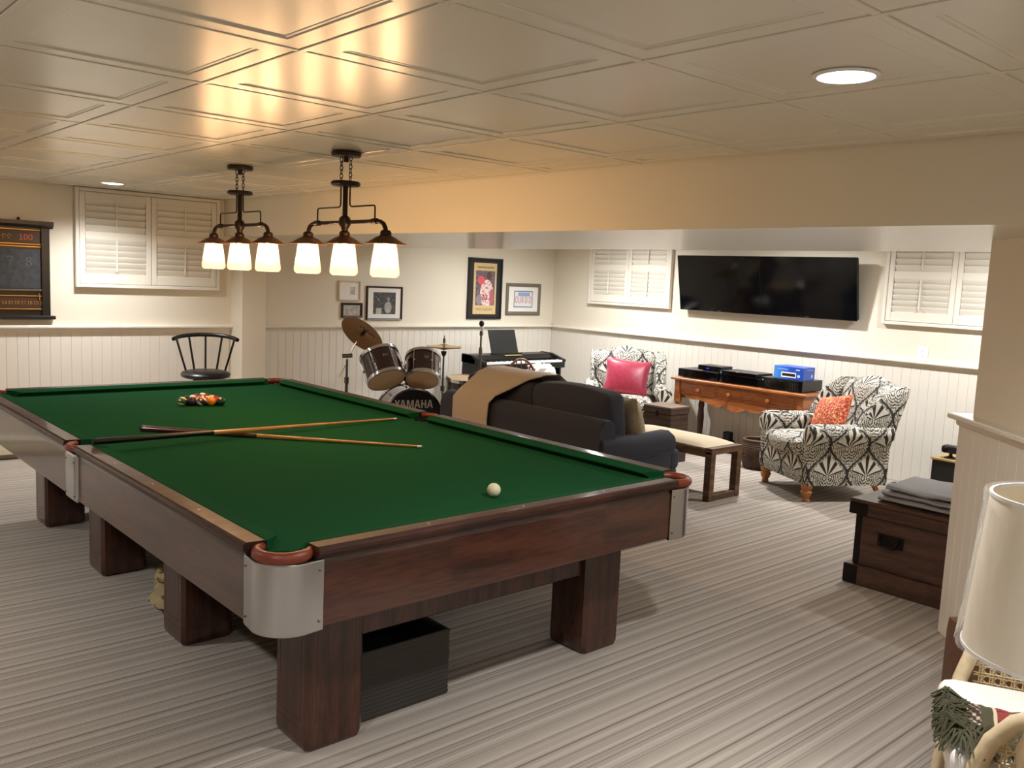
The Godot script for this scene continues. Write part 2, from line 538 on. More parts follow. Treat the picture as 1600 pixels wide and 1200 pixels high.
func room():
	var f = struct(put("floor", mb().span(V(-2.8, -0.12, -8.3), V(8.1, 0, 1.8)), mats.carpet, null, 0), "grey beige flat weave carpet in fine stripes", "floor")
	var wb = struct(put("wall_back", mb().span(V(-2.8, 0, ZB - 0.15), V(8.02, 2.42, ZB)), mats.wall_paint, null, 0), "cream wall with beadboard wainscot behind the drum kit", "wall")
	boards(wb, 77, func(i): return V(-2.69 + 0.082 * i, 0, ZB), 0.0)
	boards(wb, 49, func(i): return V(3.885 + 0.082 * i, 0, ZB), 0.0)
	var wr = struct(put("wall_right", mb().span(V(XT, 0, ZB), V(XT + 0.15, 2.42, -0.45)), mats.wall_paint, null, 0), "cream wall with beadboard wainscot under the televisions", "wall")
	boards(wr, 91, func(i): return V(XT, 0, ZB + 0.055 + 0.082 * i), -PI / 2)
	struct(put("wall_left", mb().span(V(-2.8, 0, ZB), V(-2.65, 2.42, 1.8)), mats.wall_paint, null, 0), "plain cream wall left of the pool table", "wall")
	struct(put("wall_front", mb().span(V(-2.65, 0, 1.6), V(1.4, 2.42, 1.75)), mats.wall_paint, null, 0), "plain cream wall behind the photographer", "wall")
	struct(put("wall_near", mb().span(V(3.4, 0, -0.6), V(XT, 2.42, -0.45)), mats.wall_paint, null, 0), "plain cream wall closing the television end", "wall")
	struct(put("wall_column", mb().span(V(3.602, 0, ZB), V(3.842, SO, -7.83), 0.004), mats.wall_paint, null, 0), "square cream column standing against the back wall under the soffit", "column")
	# partition at 45 degrees
	var dg := Node3D.new()
	add(dg, "wall_diagonal"); struct(dg, "cream partition wall with beadboard beside the wooden chest", "wall")
	dg.position = V(4.47, 0, -1.72); dg.rotation.y = deg_to_rad(-135)   # local +x runs towards the camera's right, +z faces the room
	dg.transform.basis = Basis(V(-0.7071, 0, 0.7071), Vector3.UP, V(-0.7071, 0, -0.7071))
	put("partition", mb().span(V(0.05, 0, -0.19), V(4.75, 2.42, -0.04)), mats.wall_paint, dg, 0)
	put("wainscot_back", mb().span(V(0.0, 0, -0.15), V(4.75, RL, -0.012)), mats.board_paint, dg, 0)
	boards(dg, 30, func(i): return V(0.042 + 0.082 * i, 0, -0.012), 0.0)
	var p := PackedVector2Array([Vector2(-0.05, RL - 0.03), Vector2(0.012, RL - 0.03), Vector2(0.02, RL), Vector2(0.045, RL), Vector2(0.05, RL + 0.006), Vector2(0.05, RL + 0.022), Vector2(-0.05, RL + 0.026)])
	put("rail_cap", mb().span(V(-0.05, RL, -0.2), V(4.75, RL + 0.026, 0.04), 0.005), mats.trim_paint, dg, 0)
	put("rail_moulding", mb().span(V(-0.015, RL - 0.03, -0.17), V(4.75, RL, 0.012), 0.008), mats.trim_paint, dg, 0)
	rail(1, V(-2.65, 0, ZB + 0.0), V(3.602, 0, ZB), V(0, 0, 1), "white chair rail along the wall under the scoreboard")
	rail(2, V(3.842, 0, ZB), V(XT, 0, ZB), V(0, 0, 1), "white chair rail along the wall behind the drum kit")
	rail(3, V(XT, 0, ZB), V(XT, 0, -0.6), V(-1, 0, 0), "white chair rail along the wall under the televisions")
	# ceiling: slab, hung tiles with a stepped field, and the grid bars between them
	var cl = struct(put("ceiling", mb().span(V(-2.8, CE + 0.03, ZB - 0.15), V(8.02, CE + 0.13, 1.8)), mats.ceiling_paint, null, 0), "cream ceiling of square panels with stepped borders", "ceiling")
	var gx := 1.2437; var gz := -2.3416
	var cache := {}
	var xs := []; var zs := []
	for i in range(-6, 5): xs.append(gx + TILE * i)
	xs[0] = -2.65; xs.append(SX0)
	xs = xs.filter(func(x): return x <= SX0 and x >= -2.65)
	var z := gz + 6 * TILE
	zs.append(1.6)
	while z > ZB:
		if z < 1.6: zs.append(z)
		z -= TILE
	zs.append(ZB)
	for i in xs.size() - 1:
		for j in zs.size() - 1:
			var w: float = xs[i + 1] - xs[i] - 0.022; var d: float = zs[j] - zs[j + 1] - 0.022
			if w < 0.03 or d < 0.03: continue
			var key := "%.3f %.3f" % [w, d]
			if not cache.has(key):
				var b := mb()
				var R := []
				for s in [[0.0, 0.03], [0.0, 0.003], [0.004, 0.0], [0.072, 0.0], [0.075, 0.003], [0.086, 0.003], [0.09, 0.0045]]:
					var x: float = maxf(w / 2 - s[0], 0.004); var y: float = maxf(d / 2 - s[0], 0.004)
					R.append(PackedVector3Array([V(-x, s[1], -y), V(x, s[1], -y), V(x, s[1], y), V(-x, s[1], y)]))
				b.grid(R, false, true, true, V(0, 0.2, 0))
				cache[key] = b.mesh(0)
			var o := MeshInstance3D.new()
			o.mesh = cache[key]; o.material_override = mats.ceiling_paint
			o.position = V((xs[i] + xs[i + 1]) / 2, CE, (zs[j] + zs[j + 1]) / 2)
			add(o, "tile", cl)
	for x in xs.slice(1, xs.size() - 1):
		put("grid_bar", mb().span(V(x - 0.0105, CE - 0.003, ZB), V(x + 0.0105, CE + 0.03, 1.6), 0.002), mats.ceiling_paint, cl, 0)
	for zz in zs.slice(1, zs.size() - 1):
		for i in xs.size() - 1:
			put("grid_bar", mb().span(V(xs[i] + 0.0106, CE - 0.0025, zz - 0.0105), V(xs[i + 1] - 0.0106, CE + 0.03, zz + 0.0105), 0.002), mats.ceiling_paint, cl, 0)
	# soffit
	var so := Node3D.new()
	add(so, "ceiling_soffit"); struct(so, "deep cream soffit running above the sofa with a glossy underside", "soffit")
	put("soffit_side", mb().span(V(SX0, SO + 0.004, ZB), V(SX1, CE + 0.03, -0.6)), mats.wall_paint, so, 0)
	put("soffit_underside", mb().span(V(SX0, SO, ZB), V(SX1, SO + 0.004, -0.6)), mats.soffit_paint, so, 0)
	# heater along the back wall
	var ht := thing("baseboard_heater", "long cream baseboard heater on the wall under the scoreboard", "heater", V(1.0, 0, ZB + 0.012))
	var prof := PackedVector2Array([Vector2(0, 0.02), Vector2(0.012, 0.02), Vector2(0.012, 0.2), Vector2(0.05, 0.18), Vector2(0.07, 0.155), Vector2(0.066, 0.152), Vector2(0.046, 0.172), Vector2(0.0, 0.19)])
	var xz := Transform3D(Basis(V(0, 0, 1), V(0, 1, 0), V(-1, 0, 0)), Vector3.ZERO)
	put("back_cover", mb().prism(prof, -2.55, 2.4, xz), mats.heater, ht, 0)
	put("front_panel", mb().span(V(-2.4, 0.045, 0.066), V(2.55, 0.13, 0.074), 0.003), mats.heater, ht, 0)
	put("element", mb().span(V(-2.35, 0.06, 0.02), V(2.5, 0.12, 0.058)), mats.black_matte, ht, 0)
	for x in [-2.38, 2.55]: put("end_cap", mb().span(V(x - 0.04, 0.0, 0.0), V(x, 0.2, 0.078), 0.004), mats.heater, ht, 0)

func downlight(x: float, z: float, label: String, power := LED_ENERGY):
	var t := thing("recessed_light", label, "ceiling light", V(x, CE, z), 0.0, "recessed ceiling lights")
	put("trim_ring", mb().lathe([[0.076, -0.002], [0.079, -0.006], [0.086, -0.005], [0.092, 0.0], [0.086, 0.004], [0.076, 0.004]], 36, Transform3D(), true), mats.white_plastic, t)
	put("glowing_lens", mb().lathe([[0.077, -0.003], [0.06, -0.006], [0.0, -0.007]], 32), mats.led_glow, t)
	var l := SpotLight3D.new()
	l.light_size = 0.06; l.spot_angle = 72.0 if power == LED_ENERGY else 88.0; l.spot_angle_attenuation = 1.0
	l.light_energy = power; l.light_color = C("fcfdff")
	l.spot_range = 14.0; l.spot_attenuation = 2.0
	l.shadow_enabled = true
	l.position = V(0, -0.012, 0); l.rotation.x = -PI / 2
	l.name = "led_light"
	t.add_child(l)

func ceiling_lights():
	downlight(2.387, -1.318, "round recessed light shining in the ceiling before the soffit")
	downlight(2.329, -7.411, "round recessed light shining by the shutters above the bar stool")
	downlight(-0.35, -1.318, "round recessed light over the open floor by the table's near end")
	downlight(-0.35, -4.36, "round recessed light over the open floor beside the table's middle")
	downlight(-0.35, -7.411, "round recessed light before the far end of the scoreboard wall")
	for p in [[6.92, -2.6, 1.0, "before the shutters above the outlet"], [6.95, -4.53, 1.0, "before the televisions"], [6.9, -6.45, 1.0, "before the corner shutters"], [6.3, -7.0, 0.35, "above the digital piano"]]:
		downlight(p[0], p[1], "round recessed ceiling light " + p[3], LED_WALL_ENERGY * p[2])
	downlight(0.6, 0.7, "round recessed light in the ceiling near the lamp and cane chair", LED_ENERGY * 0.75)

func shutter(called: String, w: float, h: float, xf: Transform3D, label: String):
	var t := Node3D.new()
	add(t, called); t.transform = xf
	struct(t, label, "window shutters")
	var fr := mb()
	fr.span(V(0, 0, 0), V(0.03, h, 0.05), 0.004); fr.span(V(w - 0.03, 0, 0), V(w, h, 0.05), 0.004)
	fr.span(V(0.03, 0, 0), V(w - 0.03, 0.03, 0.05), 0.004); fr.span(V(0.03, h - 0.03, 0), V(w - 0.03, h, 0.05), 0.004)
	put("frame", fr, mats.trim_paint, t, 0)
	put("back_board", mb().span(V(0.03, 0.03, 0.0), V(w - 0.03, h - 0.03, 0.006)), mats.trim_paint, t, 0)
	var pw := (w - 0.066) / 2
	var lm := mb().grid([0, 1].map(func(s):
		var row := PackedVector3Array()
		for k in 12:
			var a := TAU * k / 12
			row.append(V(-pw / 2 + 0.05 + s * (pw - 0.1), 0.031 * cos(a), 0.0045 * sin(a)))
		return row), false, true, true).mesh()
	for k in 2:
		var p := Node3D.new()
		add(p, "panel", t)
		p.position = V(0.032 + pw * (k + 0.5) + 0.002 * k, 0, 0.016)
		var b := mb()
		var x := pw / 2 - 0.001
		b.span(V(-x, 0.033, 0), V(-x + 0.045, h - 0.033, 0.028), 0.003); b.span(V(x - 0.045, 0.033, 0), V(x, h - 0.033, 0.028), 0.003)
		b.span(V(-x + 0.045, 0.033, 0.002), V(x - 0.045, 0.115, 0.026), 0.003); b.span(V(-x + 0.045, h - 0.095, 0.002), V(x - 0.045, h - 0.033, 0.026), 0.003)
		var ym := h * 0.53
		b.span(V(-x + 0.045, ym - 0.03, 0.002), V(x - 0.045, ym + 0.03, 0.026), 0.003)
		put("panel_frame", b, mats.trim_paint, p, 0)
		for sec in [[0.115, ym - 0.03], [ym + 0.03, h - 0.095]]:
			var n := int(round((sec[1] - sec[0]) / 0.051))
			var st: float = (sec[1] - sec[0]) / n
			for i in n:
				var o := MeshInstance3D.new()
				o.mesh = lm; o.material_override = mats.trim_paint
				o.position = V(0, sec[0] + st * (i + 0.5), 0.014)
				o.rotation.x = deg_to_rad(24)
				add(o, "louver", p)
			put("tilt_rod", mb().span(V(-0.006, sec[0] + 0.02, 0.032), V(0.006, sec[1] - 0.01, 0.042), 0.002), mats.trim_paint, p, 0)

func windows():
	shutter("window_1", 1.25, 0.835, Transform3D(Basis(), V(2.224, 1.42, ZB)), "white louvred shutters on the wall beside the scoreboard")
	var b := Basis(V(0, 0, 1), V(0, 1, 0), V(-1, 0, 0))
	shutter("window_2", 1.24, 0.84, Transform3D(b, V(XT, 1.40, -7.43)), "white louvred shutters in the corner left of the televisions")
	shutter("window_3", 1.24, 0.84, Transform3D(b, V(XT, 1.40, -3.77)), "white louvred shutters right of the televisions above the outlet")

# ---------------------------------------------------------------- pool table
func strip(prof: Array, z0: float, z1: float, xf: Transform3D, cut0 := 0.0, cut1 := 0.0, b: M = null) -> M:
	# prof: [x, y] points; each end is cut back in proportion to how far the point lies inside (smaller x)
	var o: M = b if b else mb()
	var R := []
	var xm := -9.0; var xn := 9.0
	for p in prof: xm = maxf(xm, p[0]); xn = minf(xn, p[0])
	for e in 2:
		var row := PackedVector3Array()
		for p in prof:
			var k: float = (xm - p[0]) / (xm - xn)
			row.append(xf * V(p[0], p[1], (z0 + cut0 * k) if e == 0 else (z1 - cut1 * k)))
		R.append(row)
	return o.grid(R, false, true, true)

func pool_table():
	var t := thing("pool_table", "large mahogany pool table with green cloth and eight square legs", "pool table", V(2.23, 0, -4.38))
	var hx := 1.05; var hz := 2.02
	# slate bed with the cloth, notched at the six pockets
	var poly := PackedVector2Array()
	var bx := 0.985; var bz := 1.955
	var notch := func(c: Vector2, r: float, a0: float, a1: float):
		for i in 7:
			var a: float = lerp(a0, a1, i / 6.0)
			poly.append(c + Vector2(cos(a), sin(a)) * r)
	notch.call(Vector2(bx, bz), 0.085, -PI / 2, -PI)
	notch.call(Vector2(-bx, bz), 0.085, 0, -PI / 2)
	notch.call(Vector2(-bx, 0), 0.07, PI / 2, -PI / 2)
	notch.call(Vector2(-bx, -bz), 0.085, PI / 2, 0)
	notch.call(Vector2(bx, -bz), 0.085, PI, PI / 2)
	notch.call(Vector2(bx, 0), 0.07, PI * 1.5, PI * 0.5)
	put("cloth_bed", mb().prism(poly, -0.762, -0.735, Transform3D(Basis(V(1, 0, 0), V(0, 0, 1), V(0, -1, 0)), Vector3.ZERO)), mats.felt, t, 0)
	put("under_frame", mb().span(V(-0.96, 0.56, -1.93), V(0.96, 0.733, 1.93)), mats.mahogany, t, 0)
	var cush := [[0.985, 0.8005], [0.955, 0.7965], [0.928, 0.7915], [0.917, 0.788], [0.916, 0.784], [0.93, 0.774], [0.94, 0.763], [0.985, 0.763]]
	var wood := [[0.984, 0.74], [0.984, 0.798], [0.99, 0.8], [1.05, 0.802], [1.058, 0.798], [1.062, 0.789], [1.06, 0.776], [1.052, 0.771], [1.048, 0.763], [1.036, 0.758], [1.03, 0.74]]
	var I := Transform3D()
	var sides := []   # [transform that maps +x outward, half length offset, z0, z1]
	for s in [1.0, -1.0]:
		var r := Transform3D(Basis(Vector3.UP, 0.0 if s > 0 else PI), Vector3.ZERO)
		sides.append([r, 0.075, 1.86, 0.1, 0.0, 0.06, 0.10])
		sides.append([r, -1.86, -0.075, 0.1, 0.0, 0.10, 0.06])
	var shift := hz - hx
	for s in [1.0, -1.0]:
		var r := Transform3D(Basis(Vector3.UP, -PI / 2 if s > 0 else PI / 2), V(0, 0, s * shift))
		sides.append([r, -0.89, 0.89, 0.1, 0.0, 0.10, 0.10])
	for sd in sides:
		put("cushion", strip(cush, sd[1] - 0.01, sd[2] + 0.01, sd[0], sd[5] * 0.7, sd[6] * 0.7), mats.felt, t, 30)
		put("rail", strip(wood, sd[1], sd[2], sd[0]), mats.mahogany_rail, t, 25)
		var ap := [[1.005, 0.535], [1.005, 0.765], [1.032, 0.765], [1.036, 0.75], [1.04, 0.735], [1.04, 0.545], [1.036, 0.535]]
		var z0: float = sd[1]; var z1: float = sd[2]
		put("apron", strip(ap, z0 - (0.0 if z0 > 0 else 0.0), z1, sd[0]), mats.mahogany, t, 25)
		# sights set in the rail tops
		var n := 3
		for k in n:
			var zz: float = lerp(z0, z1, (k + 1.0) / (n + 1.0))
			put("sight", mb().lathe([[0.005, 0.0], [0.004, 0.0008], [0.0, 0.001]], 12, sd[0] * Transform3D(Basis(), V(1.018, 0.8003, zz))), mats.ivory, t)
	# corner castings, pocket leathers and pocket cups
	for sx in [1.0, -1.0]:
		for sz in [1.0, -1.0]:
			var path := []
			var R := 0.115
			path.append(Vector2(hx - 0.008, hz - 0.185))
			path.append(Vector2(hx - 0.004, hz - R - 0.03))
			for k in 9:
				var a := PI / 2 * k / 8.0
				path.append(Vector2(hx - R + R * cos(a), hz - R + R * sin(a)))
			path.append(Vector2(hx - R - 0.03, hz - 0.004))
			path.append(Vector2(hx - 0.185, hz - 0.008))
			var rows := []
			for yy in [[0.53, -0.012], [0.527, 0.0], [0.532, 0.003], [0.62, 0.003], [0.752, 0.004], [0.757, 0.002], [0.757, -0.012]]:
				var row := PackedVector3Array()
				for i in path.size():
					var q: Vector2 = path[i]
					var a2: Vector2 = path[maxi(i - 1, 0)]; var b2: Vector2 = path[mini(i + 1, path.size() - 1)]
					var nn := Vector2((b2 - a2).y, -(b2 - a2).x).normalized()
					q -= nn * -yy[1]
					row.append(V(q.x * sx, yy[0], q.y * sz))
				rows.append(row)
			var cs := put("corner_casting", mb().grid(rows, true, false, false, V(0, 0.64, 0)), mats.brushed_alu, t, 50)
			tag(cs, "brushed aluminium corner plate")
			for q in [path[0], path[path.size() - 1]]:
				for yy in [0.56, 0.725]:
					var qq: Vector2 = q
					var side: bool = qq.x > hx - 0.05
					var pp := V((hx - 0.002) * sx, yy, (qq.y + 0.015) * sz) if side else V((qq.x + 0.015) * sx, yy, (hz - 0.002) * sz)
					put("screw", mb().ball(pp, V(0.004, 0.004, 0.004), 6), mats.steel_dark, cs)
			var lp := []
			var rl := 0.082
			var cc := Vector2(hx - 0.092, hz - 0.092)
			for k in 13:
				var a := lerpf(-0.42 * PI, 0.92 * PI, k / 12.0)
				lp.append(V((cc.x + rl * cos(a)) * sx, 0.777, (cc.y + rl * sin(a)) * sz))
			tag(put("pocket_leather", mb().tube(lp, [0.012, 0.016, 0.017, 0.018, 0.018, 0.018, 0.018, 0.018, 0.018, 0.018, 0.017, 0.016, 0.012], 10, false, 1.1), mats.leather_brown, t, 60), "brown leather pocket rim")
			put("pocket_cup", mb().lathe([[0.075, 0.762], [0.07, 0.7], [0.05, 0.62], [0.0, 0.61]], 16, Transform3D(Basis(), V(cc.x * sx, 0, cc.y * sz)), false, TAU, false), mats.black_matte, t)
		# side pocket
		var sp := []
		for k in 9:
			var a := lerpf(-0.5 * PI, 0.5 * PI, k / 8.0)
			sp.append(V((hx - 0.045 + 0.055 * cos(a)) * sx, 0.781, 0.068 * sin(a)))
		tag(put("pocket_leather", mb().tube(sp, 0.016, 10, false, 1.0), mats.leather_brown, t, 60), "brown leather pocket rim")
		put("pocket_cup", mb().lathe([[0.055, 0.775], [0.052, 0.7], [0.0, 0.64]], 14, Transform3D(Basis(), V((hx - 0.06) * sx, 0, 0)), false, TAU, false), mats.black_matte, t)
		var cs2 := put("side_casting", mb().span(V((hx - 0.045) * sx, 0.528, -0.078), V((hx + 0.006) * sx, 0.757, 0.078), 0.012), mats.brushed_alu, t, 50)
		for yy in [0.56, 0.72]:
			for zz in [-0.065, 0.065]: put("screw", mb().ball(V((hx + 0.006) * sx, yy, zz), V(0.004, 0.004, 0.004), 6), mats.steel_dark, cs2)
	# eight legs with chamfered feet and a line inlay
	var lb := mb()
	var sec := []
	for p in [[0.0, 0.104], [0.008, 0.11], [0.024, 0.1145], [0.036, 0.115], [0.56, 0.115]]:
		var row := PackedVector3Array()
		var ch := 0.016
		var w: float = p[1]
		for c in [[1, 1], [-1, 1], [-1, -1], [1, -1]]:
			var a := V(w * c[0], p[0], (w - ch) * c[1]); var d := V((w - ch) * c[0], p[0], w * c[1])
			if c[0] * c[1] > 0: row.append(a); row.append(d)
			else: row.append(d); row.append(a)
		sec.append(row)
	lb.grid(sec, false, true, true)
	var leg_mesh := lb.mesh(20)
	var ib := mb()
	for k in 4:
		var r := Basis(Vector3.UP, PI / 2 * k)
		for y in [0.105, 0.50]: ib.box(r * V(0, y, 0.1152), V(0.15, 0.0025, 0.001), 0, r)
		for x in [-0.075, 0.075]: ib.box(r * V(x, 0.3025, 0.1152), V(0.0025, 0.395, 0.001), 0, r)
		ib.box(r * V(0, 0.076, 0.1152), V(0.196, 0.003, 0.001), 0, r)
	var inlay_mesh := ib.mesh(0)
	for sx in [-0.695, 0.675]:
		for z in [-2.675, -3.765, -4.85, -5.935]:
			var o := MeshInstance3D.new()
			o.mesh = leg_mesh; o.material_override = mats.mahogany_leg
			o.position = V(sx, 0, z + 4.38)
			add(o, "leg", t)
			put("inlay", inlay_mesh, mats.inlay, o)
	for z in [-2.675, -3.765, -4.85, -5.935]:
		put("cross_beam", mb().span(V(-0.58, 0.36, z + 4.38 - 0.08), V(0.56, 0.56, z + 4.38 + 0.08), 0.006), mats.mahogany_leg, t, 0)
	for x in [-0.695, 0.675]:
		put("side_beam", mb().span(V(x - 0.07, 0.44, -1.44), V(x + 0.07, 0.56, 1.59), 0.006), mats.mahogany_leg, t, 0)
	balls()
	cues()
	under_table()

func ball_thing(col: String, striped: bool, at: Vector3, label: String, turn: Basis, key: String):
	var r := 0.0286
	var t := thing("pool_ball", label, "pool ball", at, 0.0, "racked pool balls")
	var m := mt("ball_" + key, col, 0.12, 0.0, {"coat": 0.6, "coat_r": 0.05})
	put("sphere", mb().ball(Vector3.ZERO, V(r, r, r), 16, turn), mats.ivory if striped else m, t, 60)
	var q := r + 0.00015
	if striped:
		var pr := []
		for k in 9:
			var a := lerpf(-0.55, 0.55, k / 8.0)
			pr.append([q * cos(a), q * sin(a)])
		put("stripe", mb().lathe(pr, 32, Transform3D(turn, Vector3.ZERO)), m, t, 60)
	for s in [0]:
		var pr2 := []
		for k in 5:
			var a := 0.26 * k / 4.0
			pr2.append([(q + 0.0001) * sin(a), (q + 0.0001) * cos(a)])
		put("number_spot", mb().lathe(pr2, 16, Transform3D(turn * Basis(V(0, 0, 1), PI / 2 + PI * s), Vector3.ZERO)), mats.ivory, t, 60)

func balls():
	var y := 0.762 + 0.0288
	var ang := deg_to_rad(24.0)
	var u := V(cos(ang), 0, sin(ang)); var w := V(sin(ang), 0, -cos(ang))
	var c := V(2.245, y + 0.0003, -5.455)
	var list := [
		["1d4a2c", true, "green striped pool ball at the end of the rack"], ["2c1638", false, "dark purple pool ball in the front row of the rack"], ["1b2050", true, "navy striped pool ball in the front row of the rack"], ["e08a1c", false, "plain orange pool ball in the front row of the rack"], ["12331f", false, "plain dark green pool ball in the front row of the rack"],
		["101010", false, "black pool ball in the second row of the rack"], ["d9602a", true, "orange striped pool ball in the second row of the rack"], ["9c1a2a", true, "crimson striped pool ball in the second row of the rack"], ["b31d24", false, "plain red pool ball at the end of the second row"],
		["d8b32c", true, "yellow striped pool ball in the third row of the rack"], ["b8321f", false, "plain scarlet pool ball in the third row of the rack"], ["d9b98a", false, "plain cream yellow pool ball in the third row of the rack"],
		["202a6a", false, "plain blue pool ball in the fourth row of the rack"], ["6a1420", false, "plain maroon pool ball in the fourth row of the rack"], ["4a2058", true, "purple striped pool ball at the tip of the rack"]]
	var rng := RandomNumberGenerator.new(); rng.seed = 3
	var k := 0
	for row in 5:
		for i in 5 - row:
			var p: Vector3 = c + u * ((i - (4 - row) / 2.0) * 0.0578) + w * (row * 0.0501)
			var b := Basis(V(rng.randf_range(-1, 1), rng.randf_range(-1, 1), rng.randf_range(-1, 1)).normalized(), rng.randf_range(0, 3))
			ball_thing(list[k][0], list[k][1], p, list[k][2], b, str(k))
			k += 1
	var cb := thing("cue_ball", "single cream cue ball on the green cloth", "cue ball", V(2.324, y, -2.677))
	put("sphere", mb().ball(Vector3.ZERO, V(0.0286, 0.0286, 0.0286), 20), mats.ivory, cb, 60)

func cue(called_label: String, a: Vector3, b: Vector3, butt: Material, shaft: Material, split: float):
	var t := thing("pool_cue", called_label, "cue", a)
	var d := b - a; var L := d.length(); d /= L
	var x := d.cross(Vector3.UP).normalized()
	var xf := Transform3D(Basis(x, d, x.cross(d)), Vector3.ZERO)
	var rad := func(s: float) -> float: return lerpf(0.0152, 0.0062, s)
	put("bumper", mb().lathe([[0.0, 0.0], [0.011, 0.0], [0.0148, 0.006], [0.0152, 0.014]], 16, xf), mats.black_matte, t)
	put("butt", mb().lathe([[0.0152, 0.014], [0.0155, 0.05], [rad.call(split), L * split]], 16, xf), butt, t)
	put("shaft", mb().lathe([[rad.call(split), L * split], [rad.call(0.75), L * 0.75], [0.0062, L - 0.03]], 16, xf), shaft, t)
	put("ferrule", mb().lathe([[0.0063, L - 0.03], [0.0063, L - 0.008]], 14, xf), mats.white_plastic, t)
	put("tip", mb().lathe([[0.0062, L - 0.008], [0.0058, L - 0.002], [0.0, L]], 14, xf), mt("cue_tip", "6d8a86", 0.9), t)

func cues():
	var maple := mt("maple", "ffffff", 0.25, 0.0, {"tex": wood_tex("b3814a", "cfa169", 33), "tri": 0.5, "coat": 0.5})
	var brown := mt("cue_brown", "5e2a1c", 0.2, 0.0, {"coat": 0.6})
	cue("pool cue with a plain reddish brown butt lying on the cloth", V(1.625, 0.7772, -4.755), V(2.672, 0.7695, -3.651), brown, maple, 0.42)
	# the second one leans with its butt on the side pocket and crosses over the first
	cue("pool cue with a black butt resting on the side pocket", V(1.24, 0.8215, -4.256), V(3.058, 0.77, -4.457), mats.black_satin, maple, 0.33)

func under_table():
	var y := 0.262
	var t := thing("wicker_basket", "open black woven basket on the carpet under the table", "basket", V(1.885, 0, -2.83))
	var hx := 0.2; var hz := 0.19
	var b := mb()
	var rng := RandomNumberGenerator.new(); rng.seed = 14
	# woven walls: rows of flattened strands round the four sides
	for k in 15:
		var yy := 0.012 + k * 0.0168
		var w := 0.0072 + rng.randf_range(-0.001, 0.0015)
		b.tube([V(-hx, yy, hz), V(hx, yy + 0.002, hz), V(hx, yy, -hz), V(-hx, yy - 0.001, -hz)], w, 6, true, 1.35)
	put("woven_wall", b, mats.wicker_black, t, 50)
	put("lining", mb().span(V(-hx + 0.004, 0.004, -hz + 0.004), V(hx - 0.004, 0.01, hz - 0.004)), mats.black_matte, t, 0)
	var ln := mb()
	for s in [[V(-hx, 0, hz - 0.008), V(hx, y - 0.01, hz - 0.003)], [V(-hx, 0, -hz + 0.003), V(hx, y - 0.01, -hz + 0.008)], [V(-hx + 0.003, 0, -hz), V(-hx + 0.008, y - 0.01, hz)], [V(hx - 0.008, 0, -hz), V(hx - 0.003, y - 0.01, hz)]]: ln.span(s[0], s[1])
	put("inner_wall", ln, mats.black_matte, t, 0)
	put("rim", mb().tube([V(-hx, y, hz), V(hx, y, hz), V(hx, y, -hz), V(-hx, y, -hz)], 0.009, 8, true), mats.wicker_black, t, 50)
	put("tag", mb().box(V(0.1, 0.225, -hz + 0.012), V(0.06, 0.045, 0.002)), mats.white_plastic, t, 0)
	var g := thing("dried_grass", "few dried yellowish stalks sticking out behind the black basket", "dried grass", V(2.06, 0.0, -3.06))
	for i in 7:
		var a := rng.randf_range(-0.9, 1.4)
		put("stalk", mb().tube([V(0, 0, 0), V(0.01, 0.18, 0), V(0.03 * cos(a) + 0.02, 0.26, 0.03 * sin(a)), V(0.09 * cos(a) + 0.02, 0.28 + rng.randf_range(-0.03, 0.03), 0.09 * sin(a))], 0.0016, 5), mt("straw", "7d6d3c", 0.8), g)
	# crumpled cloth: a folded heap
	var k2 := thing("folded_canvas", "crumpled khaki canvas heaped on the floor under the table", "cloth", V(1.66, 0, -4.17))
	var nz := FastNoiseLite.new(); nz.seed = 4; nz.frequency = 5.5; nz.fractal_octaves = 2; nz.noise_type = FastNoiseLite.TYPE_SIMPLEX_SMOOTH
	var lay := [[0.0, 0.07, 0.20, 0.16, 0.0], [0.06, 0.13, 0.185, 0.15, 0.5], [0.115, 0.19, 0.17, 0.13, 1.1], [0.17, 0.235, 0.14, 0.11, 1.9]]
	for l in lay:
		var P := []
		for i in 13:
			var th := PI * i / 12.0
			var row := PackedVector3Array()
			for j in 36:
				var ph := TAU * j / 36
				var dr := V(sin(th) * cos(ph), cos(th), sin(th) * sin(ph))
				var rr := 0.95 + 0.22 * nz.get_noise_3d(dr.x * 0.16 + l[4], dr.y * 0.3, dr.z * 0.16)
				var p := V(dr.x * l[2] * rr, (l[0] + l[1]) / 2 + dr.y * (l[1] - l[0]) / 2 * 1.15 + 0.02 * nz.get_noise_2d(dr.x * 0.3 + l[4], dr.z * 0.3), dr.z * l[3] * rr)
				p.y = maxf(p.y, 0.002)
				row.append(p)
			P.append(row)
		put("fold", mb().grid(P, false, true), mats.khaki, k2, 60)

